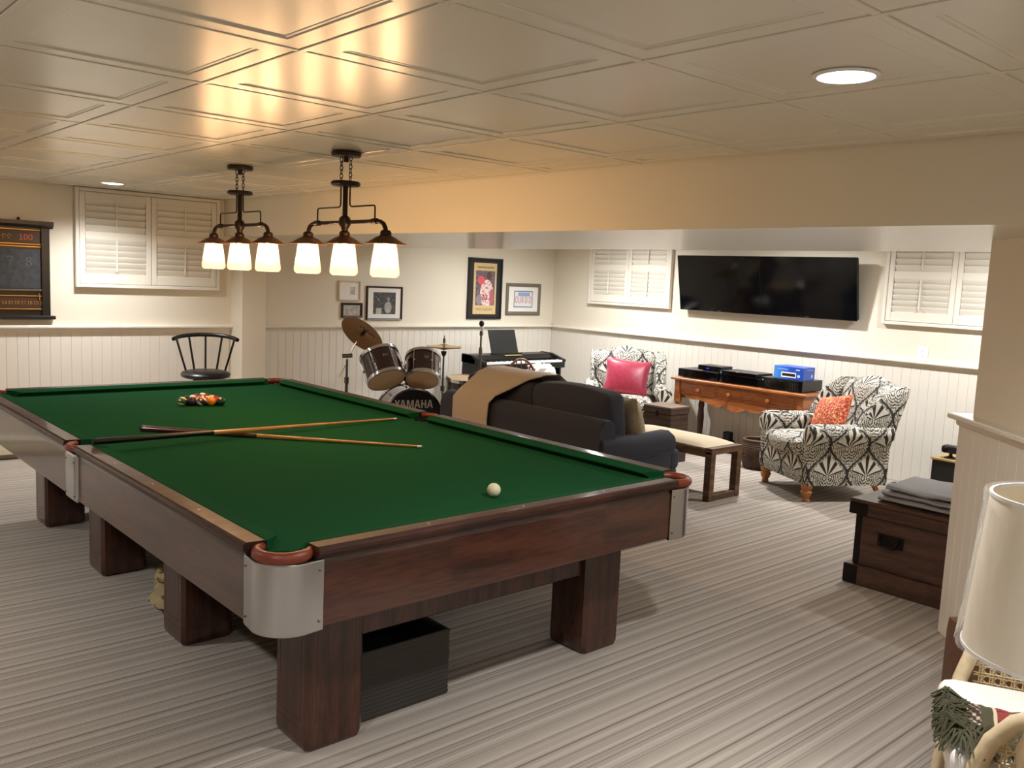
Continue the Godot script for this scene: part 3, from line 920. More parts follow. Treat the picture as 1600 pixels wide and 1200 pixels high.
# ---------------------------------------------------------------- pendants
func pendant(at: Vector3, label: String):
	var t := thing("pendant_light", label, "pendant light", at)
	var m: Material = mats.bronze
	var y := -CE   # heights below are given above the floor
	put("canopy", mb().lathe([[0.0, CE + y], [0.076, CE + y], [0.078, CE - 0.01 + y], [0.074, CE - 0.022 + y], [0.0, CE - 0.024 + y]], 28), m, t, 30)
	put("canopy_nut", mb().cyl(V(0, CE - 0.024 + y, 0), V(0, CE - 0.05 + y, 0), 0.013), m, t)
	for s in [-1.0, 1.0]:
		var z: float = s * 0.045
		var top := CE - 0.024; var bot := 2.112
		var n := 6
		var pitch := (top - bot) / n
		for i in n:
			var c := V(0, top - pitch * (i + 0.5) + y, z)
			var pts := []
			var fl := i % 2 == 0
			for k in 14:
				var a := TAU * k / 14
				var o := V(0.008 * cos(a), (pitch * 0.5 + 0.0035) * sin(a), 0) if fl else V(0, (pitch * 0.5 + 0.0035) * sin(a), 0.008 * cos(a))
				pts.append(c + o)
			put("chain_link", mb().tube(pts, 0.0021, 6, true), m, t, 60)
		# bent side wire from the plate to the bar
		put("side_wire", mb().tube([V(0, 2.1 + y, z), V(0, 2.0 + y, z), V(0, 1.988 + y, z + s * 0.006), V(0, 1.983 + y, z + s * 0.02), V(0, 1.983 + y, s * 0.27), V(0, 1.98 + y, s * 0.28), V(0, 1.97 + y, s * 0.284), V(0, 1.905 + y, s * 0.284)], 0.0042, 8), m, t, 60)
		# arm and elbow
		put("arm", mb().tube([V(0, 1.905 + y, 0), V(0, 1.905 + y, s * 0.3), V(0, 1.902 + y, s * 0.335), V(0, 1.89 + y, s * 0.365), V(0, 1.87 + y, s * 0.38), V(0, 1.845 + y, s * 0.385)], [0.0095, 0.0095, 0.011, 0.0115, 0.0115, 0.0115], 12), m, t, 60)
		put("collar", mb().cyl(V(0, 1.905 + y, s * 0.262), V(0, 1.905 + y, s * 0.305), 0.0145), m, t)
	put("plate", mb().lathe([[0.0, 2.112 + y], [0.07, 2.112 + y], [0.076, 2.104 + y], [0.076, 2.094 + y], [0.066, 2.088 + y], [0.0, 2.086 + y]], 28), m, t, 30)
	put("stem", mb().cyl(V(0, 2.09 + y, 0), V(0, 1.9 + y, 0), 0.0135), m, t)
	put("hub", mb().lathe([[0.0, 1.938 + y], [0.02, 1.935 + y], [0.03, 1.922 + y], [0.031, 1.892 + y], [0.02, 1.876 + y], [0.012, 1.845 + y], [0.0, 1.845 + y]], 16), m, t, 40)
	for s in [-1.0, 0.0, 1.0]:
		var z: float = s * 0.385
		put("socket", mb().lathe([[0.0, 1.862 + y], [0.02, 1.86 + y], [0.028, 1.85 + y], [0.028, 1.835 + y], [0.036, 1.83 + y], [0.036, 1.815 + y], [0.0, 1.81 + y]], 18, Transform3D(Basis(), V(0, 0, z))), m, t, 30)
		put("shade", mb().lathe([[0.03, 1.832 + y], [0.05, 1.824 + y], [0.082, 1.803 + y], [0.102, 1.795 + y], [0.103, 1.792 + y], [0.082, 1.799 + y], [0.05, 1.819 + y], [0.03, 1.826 + y]], 32, Transform3D(Basis(), V(0, 0, z)), true), mats.hat_metal, t, 40)
		put("glass_jar", mb().lathe([[0.052, 1.808 + y], [0.058, 1.77 + y], [0.074, 1.655 + y], [0.072, 1.642 + y], [0.060, 1.63 + y]], 8, Transform3D(Basis(Vector3.UP, PI / 8), V(0, 0, z)), false, TAU, false), mats.glass_shade, t, 20)
		put("bulb", mb().lathe([[0.012, 1.812 + y], [0.014, 1.79 + y], [0.03, 1.755 + y], [0.036, 1.725 + y], [0.03, 1.695 + y], [0.014, 1.678 + y], [0.0, 1.675 + y]], 16, Transform3D(Basis(), V(0, 0, z))), mats.bulb_glow, t, 60)
		var l := OmniLight3D.new()
		l.light_energy = BULB_ENERGY; l.light_color = C("ffc48a"); l.light_size = 0.03
		l.omni_range = 14.0; l.omni_attenuation = 2.0; l.shadow_enabled = true
		l.position = V(0, 1.725 + y, z)
		l.name = "bulb_light"
		t.add_child(l, true)

func pendants():
	pendant(V(2.43, CE, -4.07), "three-lamp bronze pendant over the middle of the pool table")
	pendant(V(2.40, CE, -5.26), "three-lamp bronze pendant over the racked balls")

# ---------------------------------------------------------------- things on the walls
func picture(label: String, x0: float, x1: float, y0: float, y1: float, fw: float, frame: Material, mat_m: Material, img: ImageTexture, ix: float, iy: float, cx := 0.0, cy := 0.0, ornate := false):
	var w := x1 - x0; var h := y1 - y0
	var t := thing("framed_picture", label, "picture", V((x0 + x1) / 2, (y0 + y1) / 2, ZB + 0.001), 0.0, "pictures on the back wall")
	var prof := [[0.0, 0.0], [0.0, 0.018], [fw * 0.2, 0.024], [fw * 0.75, 0.02], [fw, 0.012], [fw, 0.0]]
	for k in 4:
		var b := mb()
		var L := w if k % 2 == 0 else h
		var off := (h if k % 2 == 0 else w) / 2
		var R := []
		for e in [-1.0, 1.0]:
			var row := PackedVector3Array()
			for p in prof: row.append(V(e * (L / 2 - p[0]), off - p[0], p[1]))
			R.append(row)
		b.grid(R, false, true, true)
		if ornate:
			var n := int(L / 0.022)
			for i in n: b.ball(V(-L / 2 + L * (i + 0.5) / n, off - fw * 0.45, 0.022), V(0.009, 0.012, 0.006), 6)
		var o := put("frame_bar", b, frame, t, 35)
		o.rotation.z = PI / 2 * k
	var bk := put("mount", mb().span(V(-w / 2 + fw * 0.8, -h / 2 + fw * 0.8, 0.0), V(w / 2 - fw * 0.8, h / 2 - fw * 0.8, 0.008)), mat_m, t, 0)
	var pq := put("print", print_quad(ix, iy), mt("print_" + label, "ffffff", 0.25, 0.0, {"tex": img}), t)
	pq.position = V(cx, cy, 0.0092)

func blot_tex(w: int, h: int, pal: Array, sd: int, f := 0.03) -> ImageTexture:
	var a := noise_img(w, h, f, sd, 3)
	return tex(w, h, func(x, y):
		var v := a.get_pixel(x, y).r * (pal.size() - 1)
		var i := int(v)
		return C(pal[i]).lerp(C(pal[mini(i + 1, pal.size() - 1)]), v - i))

func in_ell(x: float, y: float, cx: float, cy: float, rx: float, ry: float) -> bool:
	return pow((x - cx) / rx, 2) + pow((y - cy) / ry, 2) < 1.0

func wall_things():
	var wht := mt("mount_white", "e8e5de", 0.8)
	picture("small picture in a pale wooden frame above a little dark one", 4.76, 5.02, 1.353, 1.557, 0.014, mt("pale_frame", "d9cfbb", 0.4), wht, blot_tex(64, 64, ["8a8580", "b9b4ae", "d8d4ce"], 81), 0.06, 0.08, 0.04, 0.0)
	picture("little picture in a dark frame behind the tilted cymbal", 4.80, 5.05, 1.171, 1.33, 0.024, mt("walnut_frame", "2e1e16", 0.4), mt("mount_grey", "b9b5ae", 0.8), blot_tex(64, 48, ["8d8a86", "a9a6a1", "c9c6c0"], 82), 0.15, 0.09)
	var group := noise_img(160, 128, 0.06, 83, 3)
	picture("black and white photograph in a dark frame with a wide white mount", 5.10, 5.556, 1.15, 1.513, 0.02, mats.walnut_frame if mats.has("walnut_frame") else mt("walnut_frame", "2e1e16", 0.4), wht, tex(160, 128, func(x, y):
		var g := 0.12 + group.get_pixel(x, y).r * 0.3
		if in_ell(x, y, 108, 40, 10, 13): g = 0.55
		if in_ell(x, y, 105, 88, 26, 34): g = 0.78 - group.get_pixel(x, y).r * 0.25
		if in_ell(x, y, 36, 42, 9, 10): g = 0.45
		if y > 92 and x > 20 and x < 60: g = 0.7
		return Color(g, g, g * 0.98)), 0.285, 0.235)
	# newspaper page: masthead and a player in a red and white jersey with a red ball
	var np := noise_img(160, 288, 0.05, 84, 3)
	picture("tall black framed newspaper page with a basketball player", 6.465, 6.99, 1.167, 1.882, 0.022, mats.black_satin, mt("mount_black", "1b1a1a", 0.7), tex(160, 288, func(x, y):
		var n := np.get_pixel(x, y).r
		var c := C("d9bf8e").lerp(C("c7a974"), n)
		if y > 18 and y < 30 and (x / 6 + y / 9) % 2 == 0 and x > 24 and x < 140: c = C("4a3a2a")
		if y > 42 and y < 238 and x > 14 and x < 148:
			c = C("4a4050").lerp(C("8a767c"), n)
			if in_ell(x, y, 106, 70, 17, 22): c = C("5b3a2c")
			if in_ell(x, y, 92, 170, 46, 78): c = C("e4d2ca").lerp(C("c0707a"), smoothstep(0.42, 0.72, n))
			if in_ell(x, y, 128, 190, 16, 46): c = C("b0606a")
			if in_ell(x, y, 52, 96, 24, 25): c = C("d4545c")
			if in_ell(x, y, 40, 206, 20, 30): c = C("8a8088")
		if y > 252 and y < 270 and (x + y / 3 * 7) % 5 < 3 and x > 20 and x < 140 and y % 6 < 3: c = C("6b5738")
		return c), 0.35, 0.60)
	text("jersey_number", "23", 0.085, mt("jersey_red", "8a2634", 0.6), get_node("framed_picture_003"), Transform3D(Basis(), V(0.0, -0.10, 0.0095)), "Droid Sans", true, 0.0004)
	picture("license plate in a carved grey silver frame with white mount", 7.065, 7.63, 1.22, 1.605, 0.042, mt("carved_silver", "7d776c", 0.4, 0.5), wht, tex(96, 64, func(x, y):
		var c := C("dfe0e2")
		if y < 20 and (x > 20 and x < 80): c = C("8fa6d0") if y > 5 else c
		if x < 3 or x > 92 or y < 3 or y > 60: c = C("4a5a80")
		return c), 0.31, 0.2, 0.0, 0.0, true)
	text("plate_letters", "OUR D D", 0.088, mt("plate_red", "c0503c", 0.5), get_node("framed_picture_004"), Transform3D(Basis().scaled(V(0.8, 1.25, 1)), V(0, -0.008, 0.0095)), "Droid Sans", false, 0.0004)
	# scoreboard
	var t := thing("scoreboard", "black wooden billiard scoreboard with slate panel and number rows", "scoreboard", V(1.38, 0, ZB))
	var x := 0.645
	put("back_panel", mb().span(V(-x, 1.165, 0.001), V(x, 1.92, 0.03), 0.002), mats.black_satin, t, 0)
	for s in [-1.0, 1.0]: put("stile", mb().span(V(s * x, 1.17, 0.02), V(s * (x - 0.065), 1.9, 0.05), 0.004), mats.black_satin, t, 0)
	put("cornice", mb().prism(PackedVector2Array([Vector2(0, 1.89), Vector2(0.055, 1.89), Vector2(0.06, 1.90), Vector2(0.078, 1.915), Vector2(0.08, 1.945), Vector2(0, 1.945)]), -x - 0.025, x + 0.028, Transform3D(Basis(V(0, 0, 1), V(0, 1, 0), V(-1, 0, 0)), Vector3.ZERO)), mats.black_satin, t, 20)
	put("shelf", mb().span(V(-x - 0.03, 1.148, 0.0), V(x + 0.033, 1.178, 0.075), 0.005), mats.black_satin, t, 0)
	put("finial", mb().ball(V(0.42, 1.957, 0.04), V(0.012, 0.015, 0.012), 8), mats.black_satin, t)
	put("score_row", mb().span(V(-x + 0.07, 1.765, 0.03), V(x - 0.07, 1.865, 0.04), 0.002), mats.score_wood, t, 0)
	put("score_row", mb().span(V(-x + 0.07, 1.238, 0.03), V(x - 0.07, 1.33, 0.04), 0.002), mats.score_wood, t, 0)
	for y in [1.872, 1.758, 1.737, 1.338, 1.231]: put("brass_slide", mb().span(V(-x + 0.066, y - 0.005, 0.03), V(x - 0.066, y + 0.005, 0.048), 0.003), mats.gold_paint, t, 0)
	put("slate_panel", mb().span(V(-x + 0.066, 1.40, 0.028), V(x - 0.066, 1.715, 0.036)), mats.slate, t, 0)
	put("chalk_ledge", mb().span(V(-x + 0.066, 1.378, 0.03), V(x - 0.066, 1.394, 0.062), 0.004), mats.steel_dark, t, 0)
	put("pointer", mb().cyl(V(x - 0.085, 1.36, 0.05), V(x - 0.085, 1.31, 0.05), 0.005), mats.gold_paint, t)
	text("number", "100", 0.062, mats.red_number, t, Transform3D(Basis(), V(0.47, 1.812, 0.0405)), "Droid Serif")
	var sx := 0.305
	for n in ["14", "15", "16", "17", "18", "19", "20"]:
		text("number", n, 0.036, mats.gold_paint, t, Transform3D(Basis(), V(sx, 1.283, 0.0405)), "Droid Serif")
		sx += 0.0465
	text("chalk_mark", "7", 0.1, mats.chalk, t, Transform3D(Basis(), V(0.355, 1.62, 0.0362)), "Droid Serif", false, 0.0003)
	text("chalk_mark", "8", 0.1, mats.chalk, t, Transform3D(Basis(), V(0.49, 1.615, 0.0362)), "Droid Serif", false, 0.0003)
	# gilt scroll at the left of the top row
	var sc := mb()
	for k in 3:
		var pts := []
		for i in 12:
			var a := i * 0.5
			pts.append(V(0.27 + k * 0.04 + 0.016 * cos(a) * (1 - i / 16.0), 1.815 + 0.014 * sin(a), 0.041))
		sc.tube(pts, 0.003, 6)
	put("gilt_scroll", sc, mats.gold_paint, t, 60)
	# televisions
	for k in 2:
		var tv := thing("television", ["flat black television beside the corner shutters", "flat black television beside the shutters above the outlet"][k], "television", V(7.715, 1.695, -5.49 + 1.012 * k), -PI / 2)
		tv.transform.basis = Basis(V(0, 0, 1), V(0, 1, 0), V(-1, 0, 0)) * Basis(V(1, 0, 0), deg_to_rad(11.0))
		put("casing", mb().span(V(-0.503, -0.29, -0.05), V(0.503, 0.29, -0.006), 0.01), mats.black_satin, tv, 30)
		put("bezel", mb().span(V(-0.505, -0.293, -0.008), V(0.505, 0.293, 0.0), 0.003), mats.black_gloss, tv, 0)
		put("screen", mb().span(V(-0.49, -0.268, -0.001), V(0.49, 0.28, 0.0012)), mats.screen, tv, 0)
		put("maker_mark", mb().box(V(0.0, -0.281, 0.0008), V(0.05, 0.006, 0.001)), mats.steel_dark, tv, 0)
		var br := put("wall_bracket", mb().span(V(-0.12, -0.06, -0.115), V(0.12, 0.06, -0.045), 0.004), mats.black_matte, tv, 0)
	var ou := thing("outlet_plate", "white electrical outlet plate on the wall above the chair rail", "outlet", V(XT, 1.163, -3.392))
	ou.transform.basis = Basis(V(0, 0, 1), V(0, 1, 0), V(-1, 0, 0))
	put("cover", mb().span(V(-0.047, -0.062, 0), V(0.047, 0.062, 0.006), 0.003), mats.white_plastic, ou, 0)
	for y in [-0.025, 0.025]:
		put("socket_face", mb().span(V(-0.018, y - 0.017, 0.005), V(0.018, y + 0.017, 0.0085), 0.004), mats.white_plastic, ou, 0)
		put("slot", mb().span(V(-0.009, y - 0.006, 0.0083), V(-0.006, y + 0.006, 0.009)), mats.black_matte, ou, 0)
		put("slot", mb().span(V(0.006, y - 0.006, 0.0083), V(0.009, y + 0.006, 0.009)), mats.black_matte, ou, 0)
	# bar stool by the wall
	var st := thing("bar_stool", "black metal bar stool with a curved spindle back", "stool", V(3.03, 0, -7.28), deg_to_rad(-22.0))
	put("seat", mb().lathe([[0.0, 0.705], [0.17, 0.705], [0.195, 0.715], [0.203, 0.735], [0.19, 0.755], [0.14, 0.768], [0.0, 0.772]], 32), mats.black_satin, st, 50)
	put("swivel", mb().span(V(-0.1, 0.66, -0.1), V(0.1, 0.705, 0.1), 0.01), mats.black_matte, st, 0)
	for k in 4:
		var a := PI / 4 + PI / 2 * k
		put("leg", mb().tube([V(0.09 * cos(a), 0.67, 0.09 * sin(a)), V(0.14 * cos(a), 0.55, 0.14 * sin(a)), V(0.25 * cos(a), 0.0, 0.25 * sin(a))], 0.013, 10), mats.black_matte, st, 60)
	var rg := []
	for k in 24: rg.append(V(0.2 * cos(TAU * k / 24), 0.25, 0.2 * sin(TAU * k / 24)))
	put("foot_ring", mb().tube(rg, 0.01, 8, true), mats.black_matte, st, 60)
	var top := []
	for k in 13:
		var a := lerpf(-1.25, 1.25, k / 12.0)
		top.append(V(0.27 * sin(a), 1.055 - 0.028 * pow(absf(k - 6) / 6.0, 2.2), 0.06 - 0.27 * cos(a)))
	put("back_rail", mb().tube(top, 0.0175, 10), mats.black_satin, st, 60)
	for k in 5:
		var a := lerpf(-1.05, 1.05, k / 4.0)
		var hi := V(0.27 * sin(a), 1.05 - 0.02 * pow(absf(k - 2) / 2.0, 2), 0.06 - 0.27 * cos(a))
		var lo := V(0.185 * sin(a * 0.95), 0.74, -0.185 * cos(a * 0.95))
		put("spindle", mb().tube([lo, lo.lerp(hi, 0.4) + V(0.0, 0, 0.012), hi], 0.0088, 8), mats.black_satin, st, 60)

# ---------------------------------------------------------------- drum kit, microphone
func stand(t: Node3D, h: float, r := 0.012, foot := 0.26):
	put("tube", mb().cyl(V(0, 0.12, 0), V(0, h * 0.6, 0), r), mats.chrome, t)
	put("tube", mb().cyl(V(0, h * 0.55, 0), V(0, h, 0), r * 0.75), mats.steel_dark, t)
	put("clamp", mb().cyl(V(0, h * 0.55, 0), V(0, h * 0.61, 0), r * 1.7), mats.steel_dark, t)
	for k in 3:
		var a := TAU * k / 3 + 0.4
		put("leg", mb().tube([V(0, 0.3, 0), V(foot * 0.6 * cos(a), 0.14, foot * 0.6 * sin(a)), V(foot * cos(a), 0.012, foot * sin(a))], 0.008, 8), mats.chrome, t)
		put("foot", mb().ball(V(foot * cos(a), 0.014, foot * sin(a)), V(0.014, 0.014, 0.014), 8), mats.black_matte, t)

func drum_shell(t: Node3D, r: float, L: float, xf: Transform3D, front: Material, back: Material, lugs := 8):
	# local y is the drum's axis
	put("shell", mb().lathe([[r, -L / 2], [r, L / 2], [r - 0.008, L / 2], [r - 0.008, -L / 2]], 40, xf, true), mats.burgundy, t, 40)
	for s in [-1.0, 1.0]:
		put("hoop", mb().lathe([[r + 0.001, s * (L / 2 - 0.022)], [r + 0.012, s * (L / 2 - 0.02)], [r + 0.012, s * (L / 2 + 0.01)], [r - 0.004, s * (L / 2 + 0.012)], [r - 0.004, s * (L / 2 + 0.002)]], 40, xf, true), mats.chrome, t, 30)
		put("head", mb().lathe([[0.0, s * (L / 2 + 0.003)], [r - 0.004, s * (L / 2 + 0.003)], [r - 0.004, s * (L / 2 - 0.002)], [0.0, s * (L / 2 - 0.002)]], 40, xf), front if s > 0 else back, t, 20)
	for k in lugs:
		var a := TAU * k / lugs + 0.2
		var d := V(cos(a), 0, sin(a))
		put("lug", mb().tube([xf * (d * (r + 0.012) + V(0, -L / 2, 0)), xf * (d * (r + 0.012) + V(0, L / 2, 0))], 0.0035, 6), mats.chrome, t)
		put("lug_case", mb().ball(xf * (d * (r + 0.006)), V(0.012, 0.012, 0.012), 8), mats.chrome, t)

func drums():
	# bass drum, its front head turned a little right of the camera
	var n := V(-0.36, 0.0, 0.93).normalized()
	var bd := thing("bass_drum", "burgundy bass drum with a black front head reading YAMAHA", "drum", V(4.88, 0, -6.84))
	var x := Vector3.UP.cross(n).normalized()
	var B := Basis(x, n, x.cross(n))   # local y along n
	drum_shell(bd, 0.278, 0.38, Transform3D(B, V(0, 0.292, 0) - n * 0.19), mats.black_satin, mats.drum_head, 10)
	var fw := Basis(x, Vector3.UP, n)
	text("maker_name", "YAMAHA", 0.098, mt("silver_print", "b9b9b6", 0.4), bd, Transform3D(fw.scaled_local(V(0.92, 1.1, 1)), V(0, 0.425, 0) + n * 0.0045), "Droid Sans", true, 0.0006)
	for s in [-1.0, 1.0]: put("spur", mb().tube([V(0, 0.2, 0) + x * s * 0.27 - n * 0.1, V(0, 0.01, 0) + x * s * 0.36 + n * 0.02], 0.008, 8), mats.chrome, bd)
	put("tom_mount", mb().tube([V(0, 0.565, 0) - n * 0.16, V(0, 0.77, 0) - n * 0.16], 0.014, 10), mats.chrome, bd)
	put("tom_bracket", mb().box(V(0, 0.71, 0) - n * 0.16, V(0.12, 0.035, 0.03), 0.006, fw), mats.chrome, bd)
	for s in [-1.0, 1.0]:
		put("tom_arm", mb().tube([V(0, 0.63, 0) - n * 0.14 + x * s * 0.045, V(0, 0.76, 0) - n * 0.14 + x * s * 0.045], 0.011, 10), mats.chrome, bd)
		put("tom_knuckle", mb().ball(V(0, 0.77, 0) - n * 0.14 + x * s * 0.05, V(0.026, 0.03, 0.026), 10), mats.chrome, bd)
	# two toms above it, their lower heads tipped towards the room
	var tilt := 0.66
	var ax := (Vector3.UP * cos(tilt) - n * sin(tilt)).normalized()
	for k in 2:
		var p: Vector3 = [V(4.63, 0.77, -7.01), V(4.985, 0.765, -6.86)][k]
		var tm := thing("tom_drum", ["larger burgundy tom drum over the bass drum beside the tilted cymbal", "smaller burgundy tom drum over the bass drum beside the hi-hat"][k], "drum", p)
		var a2: Vector3 = (ax + x * [-0.18, 0.16][k]).normalized()
		var x2 := x.slide(a2).normalized()
		drum_shell(tm, [0.178, 0.16][k], [0.27, 0.25][k], Transform3D(Basis(x2, a2, x2.cross(a2)), Vector3.ZERO), mats.drum_head, mats.drum_head, 6)
		var fr := a2.cross(x2)
		if fr.dot(n) < 0: fr = -fr
		put("badge", mb().box(fr * ([0.178, 0.16][k] + 0.001) + a2 * 0.03, V(0.045, 0.03, 0.003), 0.002, Basis(x2, a2, x2.cross(a2))), mats.steel_dark, tm, 0)
	# crash cymbal on a boom stand
	var cr := thing("cymbal_stand", "bronze crash cymbal tipped steeply on a boom stand", "cymbal", V(4.385, 0, -7.25))
	put("tube", mb().cyl(V(0, 0.12, 0), V(0, 0.62, 0), 0.0145), mats.steel_dark, cr)
	put("tube", mb().cyl(V(0, 0.55, 0), V(0, 0.83, 0), 0.011), mats.steel_dark, cr)
	put("tilter", mb().tube([V(-0.04, 0.86, -0.02), V(0.045, 0.865, 0.02)], 0.02, 10), mats.steel_dark, cr)
	put("boom", mb().tube([V(0, 0.84, 0), V(0.085, 1.0, 0.03)], 0.008, 10), mats.chrome, cr)
	put("boom_tail", mb().tube([V(0, 0.8, 0), V(-0.07, 0.66, -0.02)], 0.006, 8), mats.chrome, cr)
	put("clamp", mb().cyl(V(0, 0.6, 0), V(0, 0.66, 0), 0.021), mats.steel_dark, cr)
	for k in 3:
		var a := TAU * k / 3
		put("leg", mb().tube([V(0, 0.34, 0), V(0.3 * cos(a), 0.01, 0.3 * sin(a))], 0.009, 8), mats.chrome, cr)
	var cn := V(-0.727, -0.653, 0.202).normalized()   # underside faces the room
	var cx := cn.cross(Vector3.UP).normalized()
	var cxf := Transform3D(Basis(cx, -cn, cx.cross(-cn)), V(0.135, 1.07, 0.045))
	cxf.basis = Basis(cxf.basis.x, cxf.basis.y, cxf.basis.x.cross(cxf.basis.y))
	put("crash_cymbal", mb().lathe([[0.0, 0.026], [0.03, 0.024], [0.05, 0.012], [0.1, 0.006], [0.225, -0.008], [0.225, -0.0095], [0.1, 0.0045], [0.05, 0.0105], [0.03, 0.022], [0.0, 0.024]], 48, cxf), mats.cymbal, cr, 40)
	put("wing_nut", mb().cyl(cxf * V(0, 0.035, 0), cxf * V(0, -0.02, 0), 0.016), mats.black_matte, cr)
	# worn dark print beside the middle, too small to read
	var md := (V(0.748, 0.045, 0.662) * 0.62 + V(0.045, 0.992, -0.118) * 0.79).slide(cn).normalized()
	var ld := md.cross(cn).normalized()
	if ld.dot(V(0.748, 0.045, 0.662)) < 0: ld = -ld
	var ink := mb()
	for k in 7:
		ink.box(cxf.origin + cn * 0.002 + md * (0.085 + 0.012 * (k % 2)) + ld * (-0.055 + 0.026 * k), V(0.011, 0.035 - 0.008 * (k % 3), 0.001), 0, Basis(ld, md, ld.cross(md)))
	put("worn_print", ink, mt("cymbal_ink", "2a1c14", 0.6), cr, 0)
	# hi-hat
	var hh := thing("hi_hat", "pair of brass hi-hat cymbals on a straight stand", "cymbal", V(5.40, 0, -7.08))
	stand(hh, 0.9, 0.013)
	put("pull_rod", mb().cyl(V(0, 0.9, 0), V(0, 1.06, 0), 0.0045), mats.steel_dark, hh)
	put("clutch", mb().cyl(V(0, 0.985, 0), V(0, 1.03, 0), 0.013), mats.steel_dark, hh)
	put("cup", mb().lathe([[0.0, 0.9], [0.03, 0.9], [0.024, 0.87], [0.012, 0.85], [0.0, 0.85]], 16), mats.black_matte, hh)
	for s in [-1.0, 1.0]:
		put("hat_cymbal", mb().lathe([[0.0, 0.944 + s * 0.03], [0.035, 0.944 + s * 0.027], [0.05, 0.944 + s * 0.02], [0.178, 0.944 + s * 0.006], [0.178, 0.944 + s * 0.0045], [0.05, 0.944 + s * 0.018], [0.0, 0.944 + s * 0.027]], 40), mats.cymbal_bright, hh, 40)
	put("pedal", mb().span(V(-0.05, 0.01, 0.02), V(0.05, 0.03, 0.3), 0.005), mats.steel_dark, hh, 0)
	# floor tom behind the sofa
	var ft := thing("floor_tom", "burgundy floor tom with chrome hoops behind the sofa", "drum", V(5.16, 0, -6.38))
	drum_shell(ft, 0.2, 0.36, Transform3D(Basis(V(1, 0, 0), 0.06), V(0, 0.53, 0)), mats.drum_head, mats.drum_head, 8)
	for k in 3:
		var a := TAU * k / 3 + 0.5
		put("leg", mb().tube([V(0.215 * cos(a), 0.62, 0.215 * sin(a)), V(0.215 * cos(a), 0.06, 0.215 * sin(a)), V(0.25 * cos(a), 0.005, 0.25 * sin(a))], 0.006, 8), mats.chrome, ft)
	# microphone on its stand
	var ms := thing("microphone_stand", "straight microphone stand with a black microphone in front of the piano", "microphone", V(5.63, 0, -6.78))
	put("base", mb().lathe([[0.0, 0.0], [0.13, 0.0], [0.13, 0.012], [0.03, 0.03], [0.0, 0.03]], 24), mats.black_matte, ms, 30)
	put("tube", mb().cyl(V(0, 0.02, 0), V(0, 0.93, 0), 0.0125), mats.steel_dark, ms)
	put("clutch", mb().cyl(V(0, 0.9, 0), V(0, 0.96, 0), 0.02, 0.016), mats.steel_dark, ms)
	put("tube", mb().cyl(V(0, 0.93, 0), V(0, 1.10, 0), 0.009), mats.steel_dark, ms)
	put("clip", mb().tube([V(0, 1.08, 0), V(0, 1.125, 0)], 0.016, 8), mats.steel_dark, ms)
	put("microphone_body", mb().tube([V(0.02, 1.09, 0.0), V(-0.012, 1.17, 0.02)], [0.01, 0.016], 12), mats.white_plastic, ms)
	put("microphone_head", mb().ball(V(-0.02, 1.2, 0.025), V(0.026, 0.031, 0.026), 12), mats.black_matte, ms)

